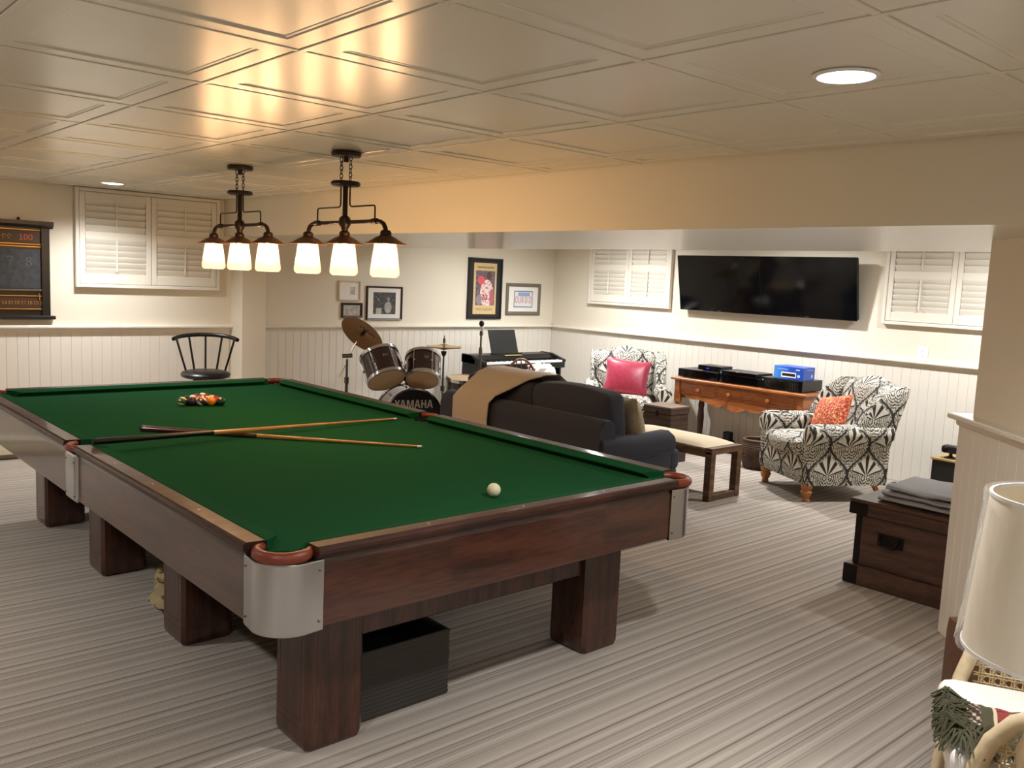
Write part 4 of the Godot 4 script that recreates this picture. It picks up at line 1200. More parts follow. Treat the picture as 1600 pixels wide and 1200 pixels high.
# ---------------------------------------------------------------- piano and the chair before it
func piano_corner():
	var t := thing("digital_piano", "black digital piano standing against the back wall in the corner", "piano", V(6.59, 0, -7.32))
	var hw := 0.61
	put("case", mb().span(V(-hw, 0.67, -0.19), V(hw, 0.735, 0.18), 0.006), mats.black_satin, t, 0)
	put("top_panel", mb().prism(PackedVector2Array([Vector2(-0.2, 0.735), Vector2(0.03, 0.735), Vector2(0.03, 0.775), Vector2(-0.04, 0.815), Vector2(-0.2, 0.82)]), -hw, hw, Transform3D(Basis(V(0, 0, 1), V(0, 1, 0), V(-1, 0, 0)), Vector3.ZERO)), mats.black_satin, t, 0)
	for s in [-1.0, 1.0]:
		put("key_block", mb().prism(PackedVector2Array([Vector2(-0.2, 0.735), Vector2(0.185, 0.735), Vector2(0.185, 0.765), Vector2(-0.03, 0.822), Vector2(-0.2, 0.826)]), s * hw, s * (hw - 0.04), Transform3D(Basis(V(0, 0, 1), V(0, 1, 0), V(-1, 0, 0)), Vector3.ZERO)), mats.black_satin, t, 0)
		put("side_panel", mb().span(V(s * hw, 0.0, -0.19), V(s * (hw - 0.03), 0.68, 0.12), 0.004), mats.black_satin, t, 0)
		put("foot", mb().span(V(s * hw, 0.0, -0.2), V(s * (hw - 0.045), 0.05, 0.19), 0.006), mats.black_satin, t, 0)
	put("back_board", mb().span(V(-hw + 0.03, 0.2, -0.17), V(hw - 0.03, 0.66, -0.15)), mats.black_matte, t, 0)
	var kw := (2 * hw - 0.085) / 52.0
	var wk := mb(); var bk := mb()
	for i in 52:
		var x := -hw + 0.0425 + kw * (i + 0.5)
		wk.span(V(x - kw / 2 + 0.0004, 0.735, 0.035), V(x + kw / 2 - 0.0004, 0.757, 0.175), 0.0015)
		if i % 7 in [0, 2, 3, 5, 6] and i < 51: bk.span(V(x + kw / 2 - 0.005, 0.75, 0.03), V(x + kw / 2 + 0.005, 0.768, 0.12), 0.0015)
	put("white_keys", wk, mats.white_plastic, t, 0); put("black_keys", bk, mats.black_gloss, t, 0)
	var mr := put("music_rest", mb().box(V(0, 0.14, 0), V(0.4, 0.28, 0.008), 0.003), mats.black_satin, t, 0)
	mr.position = V(-0.06, 0.815, -0.11); mr.rotation.x = deg_to_rad(-18)
	put("rest_ledge", mb().span(V(-0.28, 0.812, -0.115), V(0.17, 0.83, -0.07), 0.003), mats.black_satin, t, 0)
	put("control_panel", mb().span(V(-0.15, 0.806, -0.03), V(0.1, 0.812, 0.0)), mt("panel_label", "b9a25a", 0.5), t, 0)
	# black bench with a white bag on it
	var b := thing("piano_bench", "low black piano bench in front of the digital piano", "bench", V(6.55, 0, -6.72))
	put("seat", mb().soft(V(0, 0.46, 0), V(0.56, 0.07, 0.33), 0.02, 6, V(0, 0.01, 0)), mats.black_matte, b, 60)
	for x in [-0.24, 0.24]:
		for z in [-0.13, 0.13]: put("leg", mb().span(V(x - 0.02, 0, z - 0.02), V(x + 0.02, 0.43, z + 0.02), 0.003), mats.black_satin, b, 0)
	var bag := thing("white_bag", "crumpled white plastic bag on the piano bench", "bag", V(6.42, 0.5, -6.72))
	bag.scale = V(1.5, 1.6, 1.3)
	var nz := FastNoiseLite.new(); nz.seed = 11; nz.frequency = 7.0
	var P := []
	for i in 11:
		var th := PI * i / 10.0
		var row := PackedVector3Array()
		for j in 24:
			var ph := TAU * j / 24
			var d := V(sin(th) * cos(ph), cos(th), sin(th) * sin(ph))
			var r := 1.0 + nz.get_noise_3dv(d * 0.5) * 0.5
			row.append(V(signf(d.x) * pow(absf(d.x), 0.6) * 0.1 * r, maxf(0.0, 0.085 + signf(d.y) * pow(absf(d.y), 0.6) * 0.085 * r), signf(d.z) * pow(absf(d.z), 0.7) * 0.08 * r))
		P.append(row)
	put("bag_body", mb().grid(P, false, true), mats.white_plastic, bag, 30)
	# hoop-back wooden chair
	var c := thing("hoop_back_chair", "brown wooden hoop-back chair between the sofa and the piano", "chair", V(5.88, 0, -6.33), deg_to_rad(160))
	var wood := mt("chair_wood", "ffffff", 0.35, 0.0, {"tex": wood_tex("5c3018", "84502c", 35), "tri": 0.4})
	put("seat", mb().lathe([[0.0, 0.43], [0.17, 0.43], [0.2, 0.44], [0.205, 0.455], [0.17, 0.465], [0.0, 0.455]], 28), wood, c, 40)
	for k in 4:
		var a := PI / 4 + PI / 2 * k
		put("leg", mb().tube([V(0.12 * cos(a), 0.43, 0.12 * sin(a)), V(0.17 * cos(a), 0.22, 0.17 * sin(a)), V(0.22 * cos(a), 0, 0.22 * sin(a))], [0.014, 0.019, 0.011], 10), wood, c, 60)
	var hoop := []
	for k in 17:
		var a := PI * k / 16.0
		hoop.append(V(-0.175 * cos(a), 0.5 + 0.36 * pow(sin(a), 0.8), 0.15 + 0.06 * sin(a)))
	put("hoop", mb().tube(hoop, 0.0125, 10), wood, c, 60)
	for k in 5:
		var x := -0.1 + 0.05 * k
		put("spindle", mb().tube([V(x * 0.8, 0.45, 0.15), V(x, 0.5 + 0.36 * pow(sqrt(1 - pow(x / 0.175, 2)), 0.8), 0.205)], 0.006, 8), wood, c, 60)

# ---------------------------------------------------------------- sofa group
func sofa():
	var t := thing("sofa", "charcoal grey two-seat sofa with rolled arms seen from behind", "sofa", V(4.28, 0, -4.77))
	var m: Material = mats.sofa_cloth
	put("base", mb().soft(V(0.44, 0.2, 0), V(0.8, 0.26, 1.6), 0.03, 8), m, t, 60)
	put("front_rail", mb().soft(V(0.9, 0.19, 0), V(0.11, 0.27, 1.62), 0.03, 8), m, t, 60)
	# back frame: a panel that rounds over at the top
	var R := []
	for z in [-0.87, -0.855, -0.5, 0.0, 0.5, 0.855, 0.87]:
		var row := PackedVector3Array()
		var e := 0.985 if absf(z) > 0.86 else 1.0
		for p in [[0.02, 0.1], [0.0, 0.3], [0.005, 0.66], [0.025, 0.715], [0.07, 0.742], [0.12, 0.742], [0.16, 0.715], [0.17, 0.66], [0.17, 0.3], [0.17, 0.1]]:
			row.append(V(0.085 + (p[0] - 0.085) * e, p[1] * (e if p[1] > 0.5 else 1.0), z))
		R.append(row)
	put("back_frame", mb().grid(R, false, true, true), m, t, 60)
	for s in [-1.0, 1.0]:
		var zc: float = s * 0.785
		# arm: upright panel with a rolled top
		var A := []
		for x in [0.03, 0.1, 0.4, 0.65, 0.78, 0.805]:
			var k := 1.0 if x < 0.79 else 0.93
			var dip := 0.03 * smoothstep(0.1, 0.45, x) - 0.012 * smoothstep(0.5, 0.85, x)
			var row := PackedVector3Array()
			for p in [[-0.07, 0.08], [-0.075, 0.45], [-0.105, 0.49], [-0.118, 0.54], [-0.1, 0.59], [-0.05, 0.618], [0.02, 0.615], [0.07, 0.585], [0.085, 0.54], [0.075, 0.47], [0.075, 0.08]]:
				row.append(V(x, 0.35 + (p[1] - 0.35) * k + (0.02 - dip if p[1] > 0.45 else 0.0), zc + s * -p[0] * k))
			A.append(row)
		put("arm", mb().grid(A, false, true, true), m, t, 60)
		put("seat_cushion", mb().soft(V(0.56, 0.385, s * 0.355), V(0.80, 0.17, 0.7), 0.05, 8, V(0.02, 0.025, 0.0)), m, t, 60)
		put("seat_cushion_front", mb().soft(V(0.915, 0.385, s * 0.41), V(0.13, 0.165, 0.8), 0.045, 8, V(0.015, 0.01, 0.0)), m, t, 60)
		# loose back cushion, standing taller than the frame
		var C2 := Basis(V(0, 0, 1), 0.13)
		put("back_cushion", mb().soft(V(0.29, 0.665, s * 0.385 + 0.01), V(0.2, 0.47, 0.775), 0.055, 10, V(0.045, 0.035, 0.01), C2), m, t, 60)
		for x in [0.1, 0.8]: put("leg", mb().cyl(V(x, 0.0, s * 0.76), V(x, 0.09, s * 0.76), 0.02, 0.028), mats.black_matte, t)
	# throw over the far end of the back: one sheet following the cushions, then hanging down behind
	var th := thing("throw_blanket", "tan throw blanket draped over the back of the grey sofa", "blanket", V(4.28, 0, -4.77))
	var prof := [[0.50, 0.62], [0.46, 0.78], [0.415, 0.895], [0.34, 0.945], [0.25, 0.94], [0.17, 0.90], [0.09, 0.82], [0.02, 0.762], [-0.014, 0.72], [-0.018, 0.6], [-0.02, 0.48], [-0.022, 0.33]]
	var nz := FastNoiseLite.new(); nz.seed = 6; nz.frequency = 2.2
	for side in [0.0, 1.0]:
		var P := []
		for i in prof.size():
			var f := float(i) / (prof.size() - 1)
			var row := PackedVector3Array()
			var z0 := lerpf(-0.52, -0.66, smoothstep(0.1, 0.7, f)); var z1 := lerpf(0.14, -0.235, smoothstep(0.25, 0.7, f))
			for j in 17:
				var z := lerpf(z0, z1, j / 16.0)
				var w := nz.get_noise_2d(z * 2.0, f * 1.5) * 0.012
				var nrm := Vector2(0.2, 1.0) if i < 8 else Vector2(-1, 0.1)
				var q: Vector2 = Vector2(prof[i][0], prof[i][1]) + nrm.normalized() * (0.008 + absf(w) + side * 0.007)
				row.append(V(q.x, q.y, z))
			P.append(row)
		put("cloth_face", mb().grid(P, false, false, false, V(0.2, 0.5, -0.2)), mats.throw_cloth, th, 70)
	var pl := thing("sofa_cushion", "beige cushion leaning at the end of the grey sofa", "cushion", V(4.87, 0.655, -4.16))
	put("cushion_cover", mb().pillow(Transform3D(Basis(Vector3.UP, 1.15) * Basis(V(1, 0, 0), -0.22), Vector3.ZERO), 0.44, 0.42, 0.17), mats.cushion_beige, pl, 70)
	# upholstered bench
	var b := thing("upholstered_bench", "wooden bench with a domed linen seat between sofa and patterned armchair", "bench", V(5.85, 0, -4.49))
	var hx := 0.205; var hz := 0.53
	for s in [-1.0, 1.0]:
		for x in [-1.0, 1.0]: put("leg", mb().box(V(x * (hx - 0.03), 0.195, s * (hz - 0.03)), V(0.06, 0.39, 0.06), 0.003), mats.rustic_wood, b, 0)
		put("floor_rail", mb().box(V(0, 0.025, s * (hz - 0.03)), V(2 * hx - 0.12, 0.05, 0.055), 0.003), mats.rustic_wood, b, 0)
		put("end_rail", mb().box(V(0, 0.395, s * (hz - 0.03)), V(2 * hx, 0.05, 0.062), 0.003), mats.rustic_wood, b, 0)
	for x in [-1.0, 1.0]: put("side_rail", mb().box(V(x * (hx - 0.02), 0.375, 0), V(0.04, 0.06, 2 * hz - 0.12), 0.003), mats.rustic_wood, b, 0)
	var P := []
	for i in 17:
		var row := PackedVector3Array()
		for j in 25:
			var u := -1.0 + 2.0 * i / 16; var w := -1.0 + 2.0 * j / 24
			row.append(V(u * (hx - 0.008), 0.418 + 0.045 * pow(maxf(0, (1 - pow(absf(u), 2.5)) * (1 - pow(absf(w), 6))), 0.6), w * (hz - 0.065)))
		P.append(row)
	put("seat_pad", mb().grid(P, false, false, false, V(0, 0, 0)), mats.linen, b, 70)
	var nails := mb()
	for i in 44:
		for x in [-1.0, 1.0]: nails.ball(V(x * (hx + 0.0005), 0.408, lerpf(-hz + 0.07, hz - 0.07, i / 43.0)), V(0.003, 0.005, 0.005), 4)
	tag(put("nailhead_trim", nails, mats.gold_paint, b, 60), "row of small nailheads", "", "", "stuff")
	# little trunk used as a side table
	var k := thing("wooden_box", "small dark wooden box with a pale lid behind the bench", "storage box", V(6.66, 0, -5.22))
	put("body", mb().span(V(-0.135, 0.0, -0.16), V(0.135, 0.46, 0.16), 0.005), mats.trunk_wood, k, 0)
	put("lid", mb().span(V(-0.142, 0.462, -0.167), V(0.142, 0.525, 0.167), 0.006), mats.trunk_wood, k, 0)
	put("lid_top", mb().span(V(-0.139, 0.525, -0.164), V(0.139, 0.532, 0.164), 0.003), mats.trunk_top, k, 0)  # top face in a paler wood tone than the lid sides
	put("hasp", mb().box(V(-0.145, 0.46, 0), V(0.008, 0.06, 0.025), 0.002), mats.iron, k, 0)

func wing_chair(label: String, at: Vector3, fwd: Vector3) -> Node3D:
	var t := thing("wing_chair", label, "armchair", at, atan2(fwd.x, fwd.z))
	var m: Material = mats.damask
	put("seat_base", mb().soft(V(0, 0.255, 0.02), V(0.66, 0.24, 0.68), 0.025, 6), m, t, 60)
	put("seat_cushion", mb().soft(V(0, 0.415, 0.09), V(0.53, 0.14, 0.62), 0.05, 8, V(0, 0.025, 0.02)), m, t, 60)
	# back: leaning panel with a raised middle
	var R := []
	for i in 13:
		var f := i / 12.0
		var row := PackedVector3Array()
		var n := 14
		var edge := 1.0 - pow(maxf(0.0, (f - 0.88) / 0.12), 2.0) * 0.75
		for j in n * 2:
			var front := j < n
			var u: float = (-1.0 + 2.0 * j / (n - 1)) if front else (1.0 - 2.0 * (j - n) / (n - 1))
			var top := 0.965 - 0.055 * u * u + 0.022 * exp(-u * u * 14.0)
			var y: float = lerpf(0.3, top, f)
			var lean := (y - 0.3) * 0.26
			var th := 0.075 * edge * sqrt(maxf(0.05, 1 - pow(absf(u), 8)))
			var bow := 0.03 * (1 - u * u)
			row.append(V(u * lerpf(0.31, 0.355, f), y, -0.27 - lean + (th + bow * 0.5 if front else -th)))
		R.append(row)
	put("backrest", mb().grid(R, false, true, true), m, t, 60)
	for s in [-1.0, 1.0]:
		# wing
		var W := []
		for i in 10:
			var f := i / 9.0
			var y := lerpf(0.5, 0.935, f)
			var lean := (y - 0.3) * 0.26
			var fr := -0.27 - lean + lerpf(0.33, 0.17, pow(f, 1.3)) * (1.0 - 0.55 * pow(maxf(0, (f - 0.75) / 0.25), 2))
			var bkz := -0.27 - lean - 0.06
			var th := 0.05 * (1.0 - 0.6 * pow(maxf(0, (f - 0.8) / 0.2), 2))
			var row := PackedVector3Array()
			for j in 16:
				var a := TAU * j / 16
				var ca := signf(cos(a)) * pow(absf(cos(a)), 0.5); var sa := signf(sin(a)) * pow(absf(sin(a)), 0.5)
				row.append(V(s * (lerpf(0.352, 0.372, f) + 0.02 * sa) + th * 0.8 * sa, y, (fr + bkz) / 2 + (fr - bkz) / 2 * ca))
			W.append(row)
		put("wing", mb().grid(W, false, true, true), m, t, 60)
		# arm with an outward roll
		var A := []
		for z in [-0.36, -0.2, 0.0, 0.2, 0.335, 0.355, 0.36]:
			var k := 1.0 if z < 0.34 else (0.93 if z < 0.358 else 0.75)
			var row := PackedVector3Array()
			for p in [[0.325, 0.14], [0.325, 0.46], [0.30, 0.5], [0.285, 0.555], [0.31, 0.605], [0.36, 0.628], [0.415, 0.615], [0.445, 0.57], [0.435, 0.52], [0.40, 0.485], [0.39, 0.44], [0.385, 0.14]]:
				row.append(V(s * (0.36 + (p[0] - 0.36) * k), 0.38 + (p[1] - 0.38) * k, z))
			A.append(row)
		put("arm", mb().grid(A, false, true, true), m, t, 50)
	put("outer_back", mb().soft(V(0, 0.36, -0.34), V(0.7, 0.42, 0.1), 0.03, 6, Vector3.ZERO, Basis(V(1, 0, 0), -0.2)), m, t, 60)
	for s in [-1.0, 1.0]:
		put("front_leg", mb().lathe([[0.0, 0.0], [0.026, 0.0], [0.031, 0.014], [0.024, 0.032], [0.036, 0.052], [0.046, 0.08], [0.034, 0.1], [0.043, 0.108], [0.045, 0.145], [0.0, 0.145]], 18, Transform3D(Basis(), V(s * 0.335, 0, 0.31))), mats.pine_leg, t, 40)
		put("rear_leg", mb().tube([V(s * 0.29, 0.15, -0.3), V(s * 0.3, 0.0, -0.38)], [0.024, 0.018], 8), mats.pine_leg, t, 40)
	return t

func armchairs():
	var f1 := V(-0.72, 0, 0.69).normalized()
	wing_chair("black and white damask wing chair holding the red cushion", V(7.04, 0, -6.06), f1)
	var p1 := thing("red_cushion", "shiny crimson cushion on the far damask wing chair", "cushion", V(7.04, 0.665, -6.06) + f1 * -0.10, atan2(f1.x, f1.z))
	put("cushion_cover", mb().pillow(Transform3D(Basis(V(1, 0, 0), -0.36) * Basis(V(0, 0, 1), -0.1), Vector3.ZERO), 0.48, 0.42, 0.17), mats.red_satin, p1, 70)
	var f2 := V(-0.867, 0, -0.497).normalized()
	wing_chair("black and white damask wing chair holding the leopard print cushion", V(6.80, 0, -3.684), f2)
	var p2 := thing("leopard_cushion", "orange and red leopard print cushion on the damask wing chair", "cushion", V(6.80, 0.64, -3.684) + f2 * -0.05, atan2(f2.x, f2.z))
	put("cushion_cover", mb().pillow(Transform3D(Basis(V(1, 0, 0), -0.42) * Basis(V(0, 0, 1), 0.22), Vector3.ZERO), 0.42, 0.38, 0.15), mats.leopard, p2, 70)

# ---------------------------------------------------------------- console under the televisions
func console():
	var t := thing("console_table", "orange pine console table with three drawers under the televisions", "console table", V(7.575, 0, -4.95))
	# local x = away from the room, local z along the wall
	var hz := 0.75
	put("top", mb().span(V(-0.235, 0.695, -hz - 0.03), V(0.225, 0.722, hz + 0.03), 0.006), mats.pine, t, 0)
	# front board with a shaped lower edge
	var pts := PackedVector2Array([Vector2(-hz + 0.06, 0.69), Vector2(-hz + 0.06, 0.56)])
	for q in [[-0.62, 0.545], [-0.58, 0.52], [-0.545, 0.512], [-0.5, 0.512], [-0.44, 0.515], [-0.38, 0.508], [-0.31, 0.49], [-0.24, 0.475], [-0.17, 0.472], [-0.16, 0.485], [-0.13, 0.492], [-0.1, 0.475], [-0.05, 0.455], [0.0, 0.448], [0.05, 0.455], [0.1, 0.475], [0.13, 0.492], [0.16, 0.485], [0.17, 0.472], [0.24, 0.475], [0.31, 0.49], [0.38, 0.508], [0.44, 0.515], [0.5, 0.512], [0.545, 0.512], [0.58, 0.52], [0.62, 0.545]]: pts.append(Vector2(q[0], q[1]))
	pts.append(Vector2(hz - 0.06, 0.56)); pts.append(Vector2(hz - 0.06, 0.69))
	put("apron_front", mb().prism(pts, -0.195, -0.175, Transform3D(Basis(V(0, 0, 1), V(0, 1, 0), V(1, 0, 0)), Vector3.ZERO)), mats.pine, t, 0)
	for s in [-1.0, 1.0]:
		put("apron_side", mb().span(V(-0.18, 0.5, s * (hz - 0.045)), V(0.2, 0.69, s * (hz - 0.025)), 0.003), mats.pine, t, 0)
		put("corner_post", mb().span(V(-0.21, 0.46, s * (hz - 0.075)), V(-0.15, 0.695, s * (hz - 0.01)), 0.005), mats.pine, t, 0)
		put("drop_finial", mb().lathe([[0.0, 0.405], [0.018, 0.408], [0.026, 0.425], [0.026, 0.445], [0.022, 0.462], [0.0, 0.462]], 16, Transform3D(Basis(), V(-0.18, 0, s * (hz - 0.042)))), mats.pine, t, 40)
		put("rear_leg", mb().lathe([[0.0, 0.0], [0.026, 0.0], [0.032, 0.03], [0.022, 0.06], [0.032, 0.16], [0.036, 0.28], [0.028, 0.38], [0.034, 0.42], [0.026, 0.45], [0.034, 0.48], [0.034, 0.69], [0.0, 0.69]], 20, Transform3D(Basis(), V(0.17, 0, s * (hz - 0.09)))), mats.pine_dark, t, 40)
	for d in [[-0.64, -0.24], [-0.2, 0.06], [0.1, 0.64]]:
		var dr := put("drawer", mb().span(V(-0.199, 0.56, d[0]), V(-0.185, 0.672, d[1]), 0.004), mats.pine, t, 0)
		put("knob", mb().lathe([[0.008, 0.0], [0.01, 0.01], [0.02, 0.018], [0.02, 0.028], [0.0, 0.034]], 16, Transform3D(Basis(V(0, 0, 1), PI / 2), V(-0.199, 0.612, (d[0] + d[1]) / 2))), mats.pine, dr, 40)
	# electronics: local axes as the console
	var x0 := 7.40
	var unit := func(called: String, label: String, z0: float, z1: float, y0: float, y1: float, depth: float, front := 0.0) -> Node3D:
		var u := thing(called, label, "electronics", V(x0 + front, 0, (z0 + z1) / 2))
		var hw := (z1 - z0) / 2
		put("case", mb().span(V(0.006, y0 + 0.008, -hw), V(depth, y1, hw), 0.003), mats.black_satin, u, 0)
		put("front_panel", mb().span(V(0, y0 + 0.008, -hw), V(0.008, y1 - 0.001, hw), 0.002), mats.black_gloss, u, 0)
		for sz in [-1.0, 1.0]:
			for fx in [0.05, depth - 0.05]: put("foot", mb().cyl(V(fx, y0, sz * (hw - 0.05)), V(fx, y0 + 0.01, sz * (hw - 0.05)), 0.014), mats.black_matte, u)
		return u
	unit.call("cable_box", "wide black receiver on the corner end of the pine console", -5.68, -5.19, 0.722, 0.812, 0.34)
	var sb = unit.call("set_top_box", "small black box with a blue display on the receiver", -5.47, -5.19, 0.812, 0.868, 0.2, 0.05)
	put("blue_display", mb().box(V(-0.001, 0.84, -0.02), V(0.003, 0.014, 0.03)), mt("display_blue", "1a2a90", 0.3, 0.0, {"emit": "2030ff", "ee": 0.6}), sb, 0)
	unit.call("amplifier", "black amplifier under the disc player in the middle of the console", -5.165, -4.715, 0.722, 0.80, 0.34)
	var dv = unit.call("disc_player", "slim black disc player lying on the middle amplifier", -5.17, -4.75, 0.80, 0.845, 0.3, -0.01)
	put("sticker", mb().box(V(-0.001, 0.826, -0.185), V(0.002, 0.018, 0.014)), mt("sticker_blue", "5f8fd0", 0.5), dv, 0)
	put("tray_mark", mb().box(V(0.006, 0.8455, 0.0), V(0.012, 0.001, 0.03)), mats.white_plastic, dv, 0)
	var av = unit.call("receiver", "large black amplifier with rows of small buttons under the blue box", -4.70, -4.255, 0.722, 0.832, 0.36)
	for gz in [-0.16, -0.135, -0.11, 0.1, 0.125, 0.15, 0.175]:
		for gy in [0.752, 0.768, 0.784, 0.80]: put("button", mb().box(V(-0.001, gy, gz), V(0.003, 0.005, 0.006), 0.001), mats.steel_dark, av, 0)
	put("logo", mb().box(V(-0.001, 0.816, 0.0), V(0.002, 0.005, 0.04)), mats.steel_dark, av, 0)
	put("power_light", mb().ball(V(-0.001, 0.808, -0.195), V(0.002, 0.005, 0.005), 6), mats.white_plastic, av)
	var bx := thing("blue_box", "bright blue retail box lying on the large amplifier", "box", V(7.44, 0.832, -4.43))
	put("carton", mb().span(V(0, 0, -0.155), V(0.2, 0.122, 0.155), 0.002), mats.box_blue, bx, 0)
	var pr := tex(256, 100, func(px, py):
		var c := C("1f4aa8").lerp(C("4a90dc"), clampf(1.0 - px / 150.0, 0, 1))
		if px > 62 and px < 196 and py > 42 and py < 86:
			c = C("e4e4e8")
			if px > 70 and px < 188 and py > 52 and py < 76: c = C("2a1c1a")
		if in_ell(px, py, 218, 68, 13, 13): c = C("b8c8e8")
		if py > 16 and py < 24 and px > 30 and px < 120 and (px / 5) % 3 != 0: c = C("9cc0f0")
		if py > 14 and py < 22 and px > 190 and px < 226: c = C("e0ecff")
		return c)
	var q := put("front_print", print_quad(0.3, 0.115), mt("box_print", "ffffff", 0.3, 0.0, {"tex": pr}), bx)
	q.position = V(-0.0012, 0.061, 0); q.rotation.y = -PI / 2
	put("side_print", mb().box(V(0.15, 0.04, 0.1556), V(0.02, 0.03, 0.001)), mats.white_plastic, bx, 0)
	put("side_print", mb().box(V(0.11, 0.1, 0.1556), V(0.1, 0.006, 0.001)), mt("pale_blue", "8fb0e6", 0.4), bx, 0)
	# cables and power strip on the floor, basket under the console
	var cb := thing("cable_tangle", "tangle of black cables and adapters on the floor under the console", "cables", V(7.62, 0, -4.95))
	var rng := RandomNumberGenerator.new(); rng.seed = 77
	for k in 6:
		var pts2 := []
		for i in 9: pts2.append(V(rng.randf_range(-0.1, 0.12), 0.012 + 0.12 * sin(i * 0.4 + k) * sin(i * 0.4 + k) * rng.randf(), -0.3 + 0.075 * i + rng.randf_range(-0.05, 0.05)))
		put("cable", mb().tube(pts2, 0.006, 6), mats.black_matte, cb, 60)
	put("adapter", mb().span(V(-0.02, 0.02, -0.27), V(0.06, 0.2, -0.19), 0.01), mats.black_matte, cb, 0)
	put("power_strip", mb().span(V(-0.08, 0, -0.32), V(-0.03, 0.035, 0.25), 0.006), mats.black_matte, cb, 0)
	var wk := thing("brown_basket", "brown wicker basket on the carpet beside the damask armchair", "basket", V(7.16, 0, -4.52))
	var bw := mb()
	for k in 16:
		var yy := 0.01 + k * 0.0165
		var rr := 0.115 + 0.03 * sin(PI * k / 18.0)
		var rg := []
		for i in 20: rg.append(V(rr * cos(TAU * i / 20), yy, rr * sin(TAU * i / 20)))
		bw.tube(rg, 0.0085, 6, true)
	put("woven_wall", bw, mats.wicker_brown, wk, 60)
	put("bottom", mb().cyl(V(0, 0.0, 0), V(0, 0.012, 0), 0.11), mats.wicker_brown, wk)
	for k in 14:
		var a := TAU * k / 14
		put("stake", mb().tube([V(0.118 * cos(a), 0.0, 0.118 * sin(a)), V(0.15 * cos(a), 0.14, 0.15 * sin(a)), V(0.13 * cos(a), 0.265, 0.13 * sin(a))], 0.006, 6), mats.wicker_brown, wk)
	var lp := []
	for i in 20: lp.append(V(0.13 * cos(TAU * i / 20), 0.268, 0.13 * sin(TAU * i / 20)))
	put("rim", mb().tube(lp, 0.012, 8, true), mats.wicker_brown, wk, 60)
	# low black cabinet by the wall with a small black device
	var sb2 := thing("subwoofer", "low black speaker box with a pale wooden top by the wall", "speaker", V(7.47, 0, -2.78))
	put("body", mb().span(V(-0.19, 0.0, -0.2), V(0.19, 0.355, 0.2), 0.005), mats.black_matte, sb2, 0)
	put("top_board", mb().span(V(-0.2, 0.355, -0.21), V(0.2, 0.372, 0.21), 0.003), mt("oak_top", "a98a55", 0.4), sb2, 0)
	var cm := thing("small_device", "small black camera-like device standing on the low speaker box", "device", V(7.36, 0.372, -2.87))
	put("foot", mb().lathe([[0.0, 0.0], [0.05, 0.0], [0.045, 0.01], [0.015, 0.02], [0.012, 0.045], [0.0, 0.045]], 18), mats.black_satin, cm, 40)
	put("body", mb().soft(V(0, 0.075, 0), V(0.09, 0.065, 0.13), 0.02, 6), mats.black_satin, cm, 60)
	put("lens", mb().cyl(V(-0.04, 0.075, -0.03), V(-0.062, 0.075, -0.035), 0.02), mats.black_gloss, cm)

# ---------------------------------------------------------------- chest by the partition
func chest_corner():
	var t := thing("wooden_chest", "old reddish brown wooden chest with dark iron corners", "chest", V(5.08, 0, -1.92))
	# front faces -x
	var hx := 0.3; var hz := 0.47
	put("plinth", mb().span(V(-hx - 0.0, 0.0, -hz - 0.0), V(hx, 0.115, hz), 0.004), mats.chest_wood, t, 0)
	put("body", mb().span(V(-hx + 0.028, 0.115, -hz + 0.035), V(hx - 0.02, 0.41, hz - 0.035), 0.004), mats.chest_wood, t, 0)
	put("lid", mb().span(V(-hx - 0.0, 0.41, -hz + 0.005), V(hx, 0.475, hz - 0.005), 0.004), mats.chest_wood, t, 0)
	put("lid_top", mb().span(V(-hx - 0.004, 0.475, -hz), V(hx + 0.004, 0.497, hz), 0.006), mats.chest_wood, t, 0)
	for z in [-hz + 0.03, hz - 0.03]:
		var s := signf(z)
		put("corner_iron", mb().span(V(-hx + 0.024, 0.12, z - 0.04 * s), V(-hx + 0.06, 0.405, z - 0.004 * s), 0.002), mats.iron, t, 0)
		put("corner_iron", mb().span(V(-hx - 0.003, 0.41, z - 0.08 * s), V(-hx + 0.05, 0.474, z + 0.027 * s), 0.002), mats.iron, t, 0)
		put("corner_iron", mb().span(V(-hx - 0.003, 0.004, z - 0.05 * s), V(-hx + 0.05, 0.112, z + 0.033 * s), 0.002), mats.iron, t, 0)
	var hd := mb()
	hd.tube([V(-hx + 0.02, 0.31, -0.28), V(-hx - 0.004, 0.30, -0.28), V(-hx - 0.012, 0.265, -0.265), V(-hx - 0.012, 0.26, -0.19), V(-hx - 0.004, 0.30, -0.175), V(-hx + 0.02, 0.31, -0.175)], 0.007, 8)
	put("handle", hd, mats.iron, t, 60)
	put("handle_plate", mb().span(V(-hx + 0.02, 0.255, -0.3), V(-hx + 0.03, 0.325, -0.155), 0.003), mats.iron, t, 0)
	# folded grey blanket on the lid
	var b := thing("folded_blanket", "folded grey wool blanket lying on the wooden chest", "blanket", V(5.06, 0.497, -1.93), 0.0)
	var nz := FastNoiseLite.new(); nz.seed = 16; nz.frequency = 3.0
	for k in 3:
		var P := []
		for i in 9:
			var f := -1.0 + 2.0 * i / 8.0
			var row := PackedVector3Array()
			for j in 28:
				var a := TAU * j / 28
				var cx := signf(cos(a)) * pow(absf(cos(a)), 0.45); var sy := signf(sin(a)) * pow(absf(sin(a)), 0.8)
				var e := 1.0 - 0.06 * absf(f)
				row.append(V(0.23 * cx * e + 0.012 * nz.get_noise_2d(f, k * 3.0), maxf(0.0, 0.018 + k * 0.033 + 0.0175 * sy + 0.012 * nz.get_noise_2d(cx + k, f * 2.0) * (k + 1) * 0.5), f * (0.33 - 0.02 * k)))
			P.append(row)
		put("fold", mb().grid(P, false, true, true), mats.wool_grey, b, 60)

